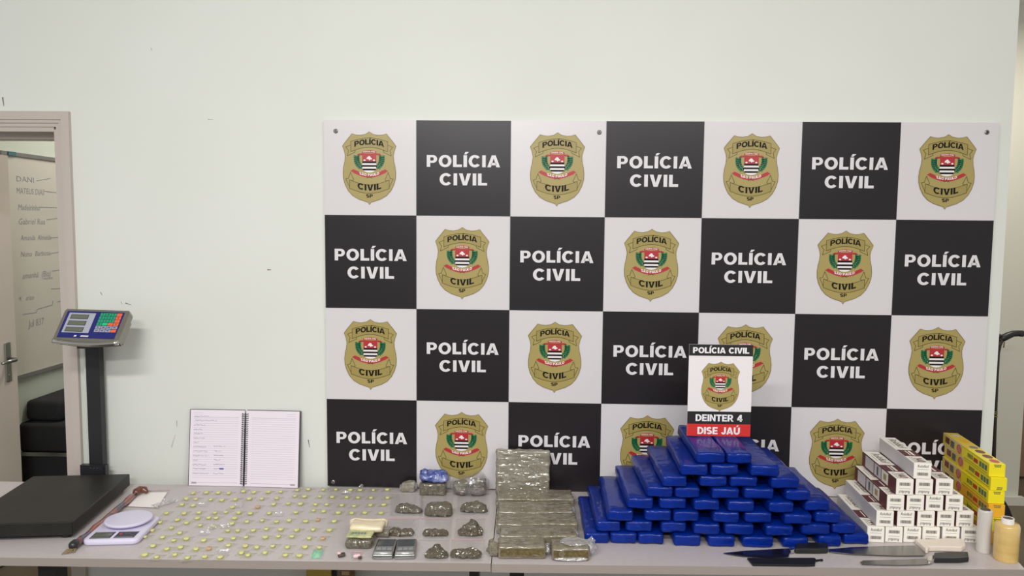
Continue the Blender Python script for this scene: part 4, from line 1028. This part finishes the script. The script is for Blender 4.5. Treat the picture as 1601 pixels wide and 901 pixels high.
# ------------------------------------------------------------------ white film boxes
CW, CH, CL = .0526, .0505, .30
def carton_parts(flip, plain):
    ps_ = []
    b = rbox(CW, CL, CH, .0012, 1); mb = MB(); mb.bm(b); ps_.append(('carton', mb.mesh('carton', CARTON)))
    hw_ = CW/2
    # front end print
    mb = MB(); y = -CL/2-.0003
    T = Matrix(((-1 if flip else 1, 0, 0, 0), (0, 0, -1, y), (0, -1 if flip else 1, 0, CH/2), (0, 0, 0, 1)))
    text_mesh(mb, 'Rolofácil', .0125, T @ Matrix.Translation((0, .0155, 0)), 0, .012, .25, fit=.034)
    mb.add([T @ Vector(v) for v in ((-.017, .0048, 0), (.017, .0048, 0), (.017, .0056, 0), (-.017, .0056, 0))], [(0, 1, 2, 3)])
    rnd_ = random.Random(2); x = -.0165
    while x < .0165:
        w_ = rnd_.choice((.0006, .0011, .0018)); mb.add([T @ Vector(v) for v in ((x, -.0145, 0), (x+w_, -.0145, 0), (x+w_, -.0045, 0), (x, -.0045, 0))], [(0, 1, 2, 3)]); x += w_+rnd_.choice((.0005, .0008))
    ps_.append(('end_print', mb.mesh('end_print', CINK)))
    # top print: maroon block, big figure at the front, script at the back
    mb = MB(); z = CH+.0003
    mb.add([(-hw_, -.074, z), (hw_, -.074, z), (hw_, -.005, z), (-hw_, -.005, z)], [(0, 1, 2, 3)], 0)
    for x0, x1 in ((-.006, -.002), (.003, .011)): mb.add([(x0, -.066, z+.0001), (x1, -.066, z+.0001), (x1, -.014, z+.0001), (x0, -.014, z+.0001)], [(0, 1, 2, 3)], 1)
    T = Matrix(((0, 1, 0, .012), (-1, 0, 0, -.112), (0, 0, 1, z), (0, 0, 0, 1)))
    for c_, o_ in (('1', -.018), ('4', -.006), ('0', .011)):
        g, wd_ = glyph(c_)
        for q_ in g:
            mb.add([(.006+.0, 0, 0) and (-.004+(p_[1]-.5)*.026+.008, -.112-(o_+p_[0]*.018), z) for p_ in q_], [list(range(len(q_)))], 0)
    for x0 in (-.018, -.012): mb.add([(x0, -.14, z), (x0+.0012, -.14, z), (x0+.0012, -.085, z), (x0, -.085, z)], [(0, 1, 2, 3)], 2)
    T = Matrix(((0, 1, 0, .004), (-1, 0, 0, .075), (0, 0, 1, z), (0, 0, 0, 1)))
    text_mesh(mb, 'Rolofácil', .034, T, 2, .012, .3, fit=.11)
    mb.add([(-.016, .04, z), (-.0145, .04, z), (-.0145, .10, z), (-.016, .10, z)], [(0, 1, 2, 3)], 2)
    ps_.append(('top_print', mb.mesh('top_print', [MAROON, CARTON, CINK])))
    # left side: maroon with pictures, or plain grey
    mb = MB(); x = -hw_-.0003
    def Sq(y0, y1, z0, z1, mi, o_=0): mb.add([(x-o_, y1, z0), (x-o_, y0, z0), (x-o_, y0, z1), (x-o_, y1, z1)], [(0, 1, 2, 3)], mi)
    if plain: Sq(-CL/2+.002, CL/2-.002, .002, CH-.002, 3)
    else:
        Sq(-CL/2, CL/2, 0, CH, 0)
        for y0, y1, mi in ((-.085, -.030, 1), (-.025, .035, 3), (.042, .12, 3)): Sq(y0, y1, .006, CH-.005, mi, .0001)
        Sq(-.070, -.045, .016, .036, 4, .0002); Sq(.0, .014, .010, .040, 2, .0002)
    ps_.append(('side_print', mb.mesh('side_print', [MAROON, CARTON, CINK, CARTSIDE, mat('carton_picture', (176, 158, 96), .5)])))
    return ps_
CP = {(f, p): carton_parts(f, p) for f in (0, 1) for p in (0, 1)}
WB = [([(1356, 1383), (1384, 1412), (1412.5, 1441), (1442, 1470), (1472, 1502), (1503, 1531)], '010101'.replace('0', 'n').replace('1', 'f')),
      ([(1369, 1399), (1401, 1432), (1434, 1462), (1464, 1494), (1495, 1523)], 'nnfff'),
      ([(1386, 1415), (1417, 1446), (1447, 1476), (1478, 1507)], 'ffnf'), ([(1400, 1430), (1431, 1460), (1462, 1492)], 'fff'), ([(1428, 1458)], 'n')]
wrn = ['bottom row', 'second row', 'middle row', 'row of three', 'top']
for r, (L, fl) in enumerate(WB):
    for i, (l, rr_) in enumerate(L):
        xm = (l+rr_)/2; q = OZ(xm, 849.5, TT); yb = -.434+(xm-1356)*.00010
        zb = TT+.0006+r*(CH+.0012)
        p_ = OY(xm, 836-26.3*r, yb)
        yw = -.06+random.uniform(-.012, .012)*(1 if r else .3)
        plain = (r in (1, 4) and i == 0) or r == 0
        lab_ = 'white cling film box, ' + ('single one on top of the stack' if r == 4 else '%s from the left in the %s' % (ORD[i+1], {0: 'bottom row', 1: 'second row up', 2: 'row of four', 3: 'row of three'}[r]))
        t = thing('film_box', lab_, 'box', (p_.x-math.sin(yw)*CL/2, yb+CL/2, zb), yw, 'white cling film boxes')
        for nm, me in CP[(1 if fl[i] == 'f' else 0, 1 if plain else 0)]: link(nm, me, t)
# ------------------------------------------------------------------ yellow boxes
YW_, YH, YL = .0475, .0413, .375
yrows = [(1546, 1569, 'o'), (1546.5, 1570, 'y'), (1547, 1570, 'o'), (1545.5, 1571, 'y'), (1549, 1575, 'y'), (1546, 1573, 'y')]
names_y = ['bottom one, orange', 'second from the bottom, yellow', 'third from the bottom, orange', 'third from the top, yellow', 'second from the top, yellow end jutting out', 'topmost, yellow']
YX = []
for r, (l, rr_, k_) in enumerate(yrows):
    fy = -.428+(.006*r)-(.004 if r == 4 else 0)
    p_ = OY((l+rr_)/2, 850-22.3*r, fy); yw = -.125
    zb = TT+.0006+r*(YH+.0006)
    cx_ = p_.x-math.sin(yw)*YL/2; cy_ = fy+YL/2
    t = thing('foil_box', 'long food wrap box in the tall stack, '+names_y[r], 'box', (cx_, cy_, zb), yw, 'yellow food wrap boxes')
    b = rbox(YW_, YL, YH, .001, 1); mb = MB(); mb.bm(b); obj('carton', mb, YEL if k_ == 'y' else YELO, t)
    x = -YW_/2-.0003; mb = MB()
    def Q(y0, y1, z0, z1, mi, o_=0): mb.add([(x-o_, y1, z0), (x-o_, y0, z0), (x-o_, y0, z1), (x-o_, y1, z1)], [(0, 1, 2, 3)], mi)
    Q(.02, YL/2, 0, YH, 0); Q(.02, YL/2, YH-.005, YH-.001, 5, .0001)
    def D_(yc, zc, ry, rz_, mi): mb.add([(x-.0002, yc+ry*math.cos(-2*PI*j/14), zc+rz_*math.sin(-2*PI*j/14)) for j in range(14)], [list(range(14))[::-1]], mi)
    Q(.128, .165, .012, .034, 1, .00015); D_(.150, .022, .016, .010, 1); Q(.085, .12, .008, .033, 2, .0002); D_(.104, .022, .014, .011, 2)
    D_(.045, .021, .021, .016, 3)
    for j in range(4): mb.add([(x-.0003, .060-.002*j, .012+.006*j), (x-.0003, .030+.001*j, .012+.006*j), (x-.0003, .030+.001*j, .0135+.006*j), (x-.0003, .060-.002*j, .0135+.006*j)], [(0, 1, 2, 3)], 5)
    Q(-.175, .015, .037, .038, 4, .0001); Q(-.175, .0, .005, .0068, 4, .0001)
    for j in range(4): Q(-.025-.011*j-.008, -.025-.011*j, .015+.001*(j % 2), .030, 4, .0001)
    Q(-.105, -.072, .014, .028, 6, .0001)
    for j in range(3): Q(-.172+.02*j, -.156+.02*j, .012, .030, 7, .0001)
    obj('side_print', mb, [YELD, FOOD, FOODG, SEAL, GINK, CARTSIDE, RINK, mat('carton_blue_green', (84, 116, 92), .5)], t)
    if r == 5:
        mb = MB(); z = YH+.0003
        mb.add([(-YW_/2, -.02, z), (YW_/2, -.02, z), (YW_/2, YL/2, z), (-YW_/2, YL/2, z)], [(0, 1, 2, 3)], 0)
        for y0, ry, mi in ((-.155, .02, 3), (-.105, .022, 1), (-.05, .022, 1), (.0, .016, 2), (.075, .02, 5), (.15, .015, 4)):
            mb.add([(.004+.014*math.cos(2*PI*j/14), y0+ry*math.sin(2*PI*j/14), z+.0002) for j in range(14)], [list(range(14))], mi)
        obj('top_print', mb, [YELD, FOOD, FOODG, SEAL, CARTSIDE, YELO], t)
    mb = MB(); y = -YL/2-.0003
    for j, (x0, x1, z) in enumerate(((-.010, .012, .036), (-.008, .011, .031))) if r != 4 else enumerate(((-.004, .012, .008), (-.006, .010, .003))):
        for n_ in range(4):
            a_ = x0+(x1-x0)*n_/4; mb.add([(a_, y, z), (a_+(x1-x0)*.2, y, z), (a_+(x1-x0)*.2, y, z+.0035), (a_, y, z+.0035)], [(0, 1, 2, 3)])
    obj('end_print', mb, GINK, t)
# ------------------------------------------------------------------ film rolls
p = OZ(1536.5, 866, TT); ht = OY(1538, 797, p.y+.017).z-TT; r_ = 10.2/F_PX*2.37
hd = Vector((p.x-CAM.x, p.y-CAM.y, 0)).normalized()*r_
t = thing('film_roll', 'slim white film roll standing upright beside the yellow boxes', 'roll', (p.x+hd.x, p.y+hd.y, TT))
mb = MB(); mb.lathe([(r_*.97, .0005), (r_, .004), (r_, ht-.004), (r_*.97, ht), (r_*.72, ht)], 32, cap=False); mb.lathe([(r_*.99, .0004), (r_*.2, .0005)], 32, cap=False); obj('wound_film', mb, ROLLW, t, True)
mb = MB(); mb.lathe([(r_*.7, .001), (r_*.7, ht+.001), (r_*.58, ht+.001), (r_*.58, ht*.4), (.001, ht*.4)], 28, cap=False); obj('core', mb, CORE, t, True)
p = OZ(1571.5, 881, TT); r_ = 17.6/F_PX*2.31; ht = OY(1572, 817, p.y+r_).z-TT; hc = OY(1575, 809, p.y+r_).z-TT
hd = Vector((p.x-CAM.x, p.y-CAM.y, 0)).normalized()*r_
t = thing('film_roll', 'fat amber film roll standing at the right end of the desk', 'roll', (p.x+hd.x, p.y+hd.y, TT))
mb = MB(); mb.lathe([(r_*.95, .0005), (r_, .005), (r_, ht*.5), (r_*1.01, ht*.52), (r_, ht-.008), (r_*.9, ht), (r_*.52, ht)], 36, cap=False); mb.lathe([(r_*.97, .0004), (r_*.2, .0005)], 32, cap=False); obj('wound_film', mb, AMBER, t, True)
mb = MB(); mb.lathe([(r_*.5, ht*.3), (r_*.5, hc), (r_*.42, hc), (r_*.42, ht*.5), (.001, ht*.5)], 28, 0, cap=False); mb.lathe([(r_*.415, hc-.001), (.001, hc-.004)], 28, 1, cap=False); obj('core', mb, [mat('white_core', (228, 222, 216), .4), CORE], t, True)
# ------------------------------------------------------------------ knives
def flat(pts, z, h, name, m, root, bev=0):
    q = [OZ(x, y, TT+z)-root.location for x, y in pts]; q = [Vector((v.x, v.y, z)) for v in q]
    a = sum(q[i].x*q[(i+1) % len(q)].y-q[(i+1) % len(q)].x*q[i].y for i in range(len(q)))
    if a < 0: q = q[::-1]
    mb = MB(); mb.prism(q, (0, 0, h)); o = obj(name, mb, m, root)
    if bev:
        md = o.modifiers.new('b', 'BEVEL'); md.width = bev; md.segments = 3; md.limit_method = 'ANGLE'
    return o
def knife(label, at_, cat='knife', name='knife'):
    p = OZ(at_[0], at_[1], TT); return thing(name, label, cat, (p.x, p.y, TT+.0005))
t = knife("chef's knife with a dark blade and black handle, in front of the blue bricks", (1200, 868))
flat([(1131, 866), (1165, 862.5), (1200, 860.5), (1236, 858.5), (1233, 871.5), (1200, 872.5), (1160, 870.5)], .004, .0018, 'blade', BLADEK, t)
flat([(1233, 861), (1243, 859.5), (1244, 865), (1236, 867)], .002, .012, 'bolster', CHROME, t, .002)
flat([(1243, 858.5), (1262, 856), (1290, 856.5), (1294.5, 858), (1294.5, 866.5), (1280, 867), (1243, 866.8)], .0005, .017, 'handle', HANDB, t, .005)
t = knife('butcher knife with a wide steel blade and white handle, before the white boxes', (1380, 864))
flat([(1295, 860), (1330, 857), (1380, 855), (1431, 854.5), (1448, 867), (1444, 870), (1400, 870), (1330, 867.5), (1298, 864)], .004, .0018, 'blade', DSTEEL, t)
flat([(1430, 850.5), (1452, 851.5), (1478, 849.5), (1500, 850), (1508, 853), (1509, 860), (1503, 864), (1470, 863), (1452, 863.5), (1451, 866.5), (1447, 866.5)], .0005, .017, 'handle', HANDW, t, .005)
t = knife('bread knife with a narrow blade and black handle, at the desk front', (1400, 881))
flat([(1345, 880), (1350, 877.5), (1400, 876.3), (1455, 874.5), (1456, 882.5), (1440, 884.2), (1400, 884.8), (1348, 883.5)], .003, .0016, 'blade', DSTEEL, t)
flat([(1449, 875.5), (1460, 872.8), (1462, 880), (1455, 883), (1450, 882)], .002, .010, 'bolster', CHROME, t, .002)
flat([(1460, 872), (1480, 870.5), (1513, 870.5), (1514.5, 880), (1500, 881.5), (1461, 881.5)], .0005, .016, 'handle', HANDB, t, .004)
t = knife('black plastic blade guard with a broken clip at the desk front', (1220, 880), 'blade guard', 'blade_guard')
flat([(1168, 875.5), (1273, 875.5), (1275.5, 877), (1274, 886.5), (1260, 887), (1177, 886)], .0005, .006, 'sleeve', mat('guard_plastic', (24, 23, 26), .5), t, .001)
flat([(1275, 877), (1280, 876.5), (1285, 875.8), (1287, 877.5), (1285, 879), (1282, 878), (1276, 879.5)], .0005, .003, 'clip', MATS['guard_plastic'], t)
# ------------------------------------------------------------------ cane in the recess, with a chair arm behind the boxes
cy_ = 1.5
pts = [OY(x, y, cy_) for x, y in ((1553, 742), (1554.5, 680), (1556, 640), (1558, 590), (1560, 553), (1561.5, 540), (1565, 531))]
foot = pts[0]+(pts[0]-pts[2])*((pts[0].z-.008)/(pts[2].z-pts[0].z)); pts = [foot]+pts
cn = thing('walking_cane', 'dark walking cane with a curved black handle standing past the wall corner', 'cane', (foot.x, cy_, 0))
o0 = Vector((foot.x, cy_, 0))
mb = MB(); mb.tube([p-o0 for p in pts], [.011]*(len(pts)-2)+[.014, .017], 10); obj('shaft', mb, CANEM, cn, True)
hpts = [(1562, 533), (1568, 529), (1576, 525), (1584, 522), (1592, 521.5), (1599, 522)]
mb = MB(); mb.tube([OY(x, y, cy_)-o0 for x, y in hpts], [.014, .02, .02, .0175, .017, .018], 12); mb.lathe([(.002, -.012), (.011, -.006), (.012, 0), (.010, .008), (.002, .012)], 12, X=Matrix.Translation(OY(1562.5, 525.5, cy_)-o0)); obj('handle', mb, HANDB, cn, True)
mb = MB(); mb.tube([OY(1570.5, 535, cy_)-o0, OY(1569, 544, cy_)-o0], .0035, 8); obj('peg', mb, TAN, cn, True)
for y0 in (643, 646, 650.5):
    a, c = OY(1556, y0, cy_), OY(1555.9, y0+1.6, cy_); mb = MB(); mb.tube([a-o0, c-o0], .0125, 10); obj('band', mb, CANEB, cn, True)
mb = MB(); mb.lathe([(.014, 0), (.015, .03), (.012, .04)], 12); obj('rubber_foot', mb, DARKP, cn, True)
yc = .55
a = [OY(x, y, yc) for x, y in ((1566, 778), (1573, 786), (1579, 797), (1583, 808), (1585, 824), (1585, 850))]
ar = thing('chair', 'black chair back just past the desk, behind the amber roll', 'chair', (a[-1].x, yc, 0)); o0 = Vector((a[-1].x, yc, 0))
mb = MB(); pr = [p-o0 for p in a]; lx = [Vector((p.x-.34, 0, p.z)) for p in pr]
outl = pr+[Vector((pr[-1].x, 0, .46)), Vector((pr[-1].x-.42, 0, .46)), Vector((pr[-1].x-.42, 0, pr[-1].z)), Vector((pr[0].x-.26, 0, pr[0].z))]
mb.prism(outl, (0, .04, 0)); obj('backrest', mb, FABRIC, ar)
obj('seat', MB().box((-.42, .045, .40), (.0, .45, .455)), FABRIC, ar)
for x in (-.40, -.05):
    for y in (.05, .41): obj('leg', MB().box((x, y, 0), (x+.03, y+.03, .399)), BLACKM, ar)
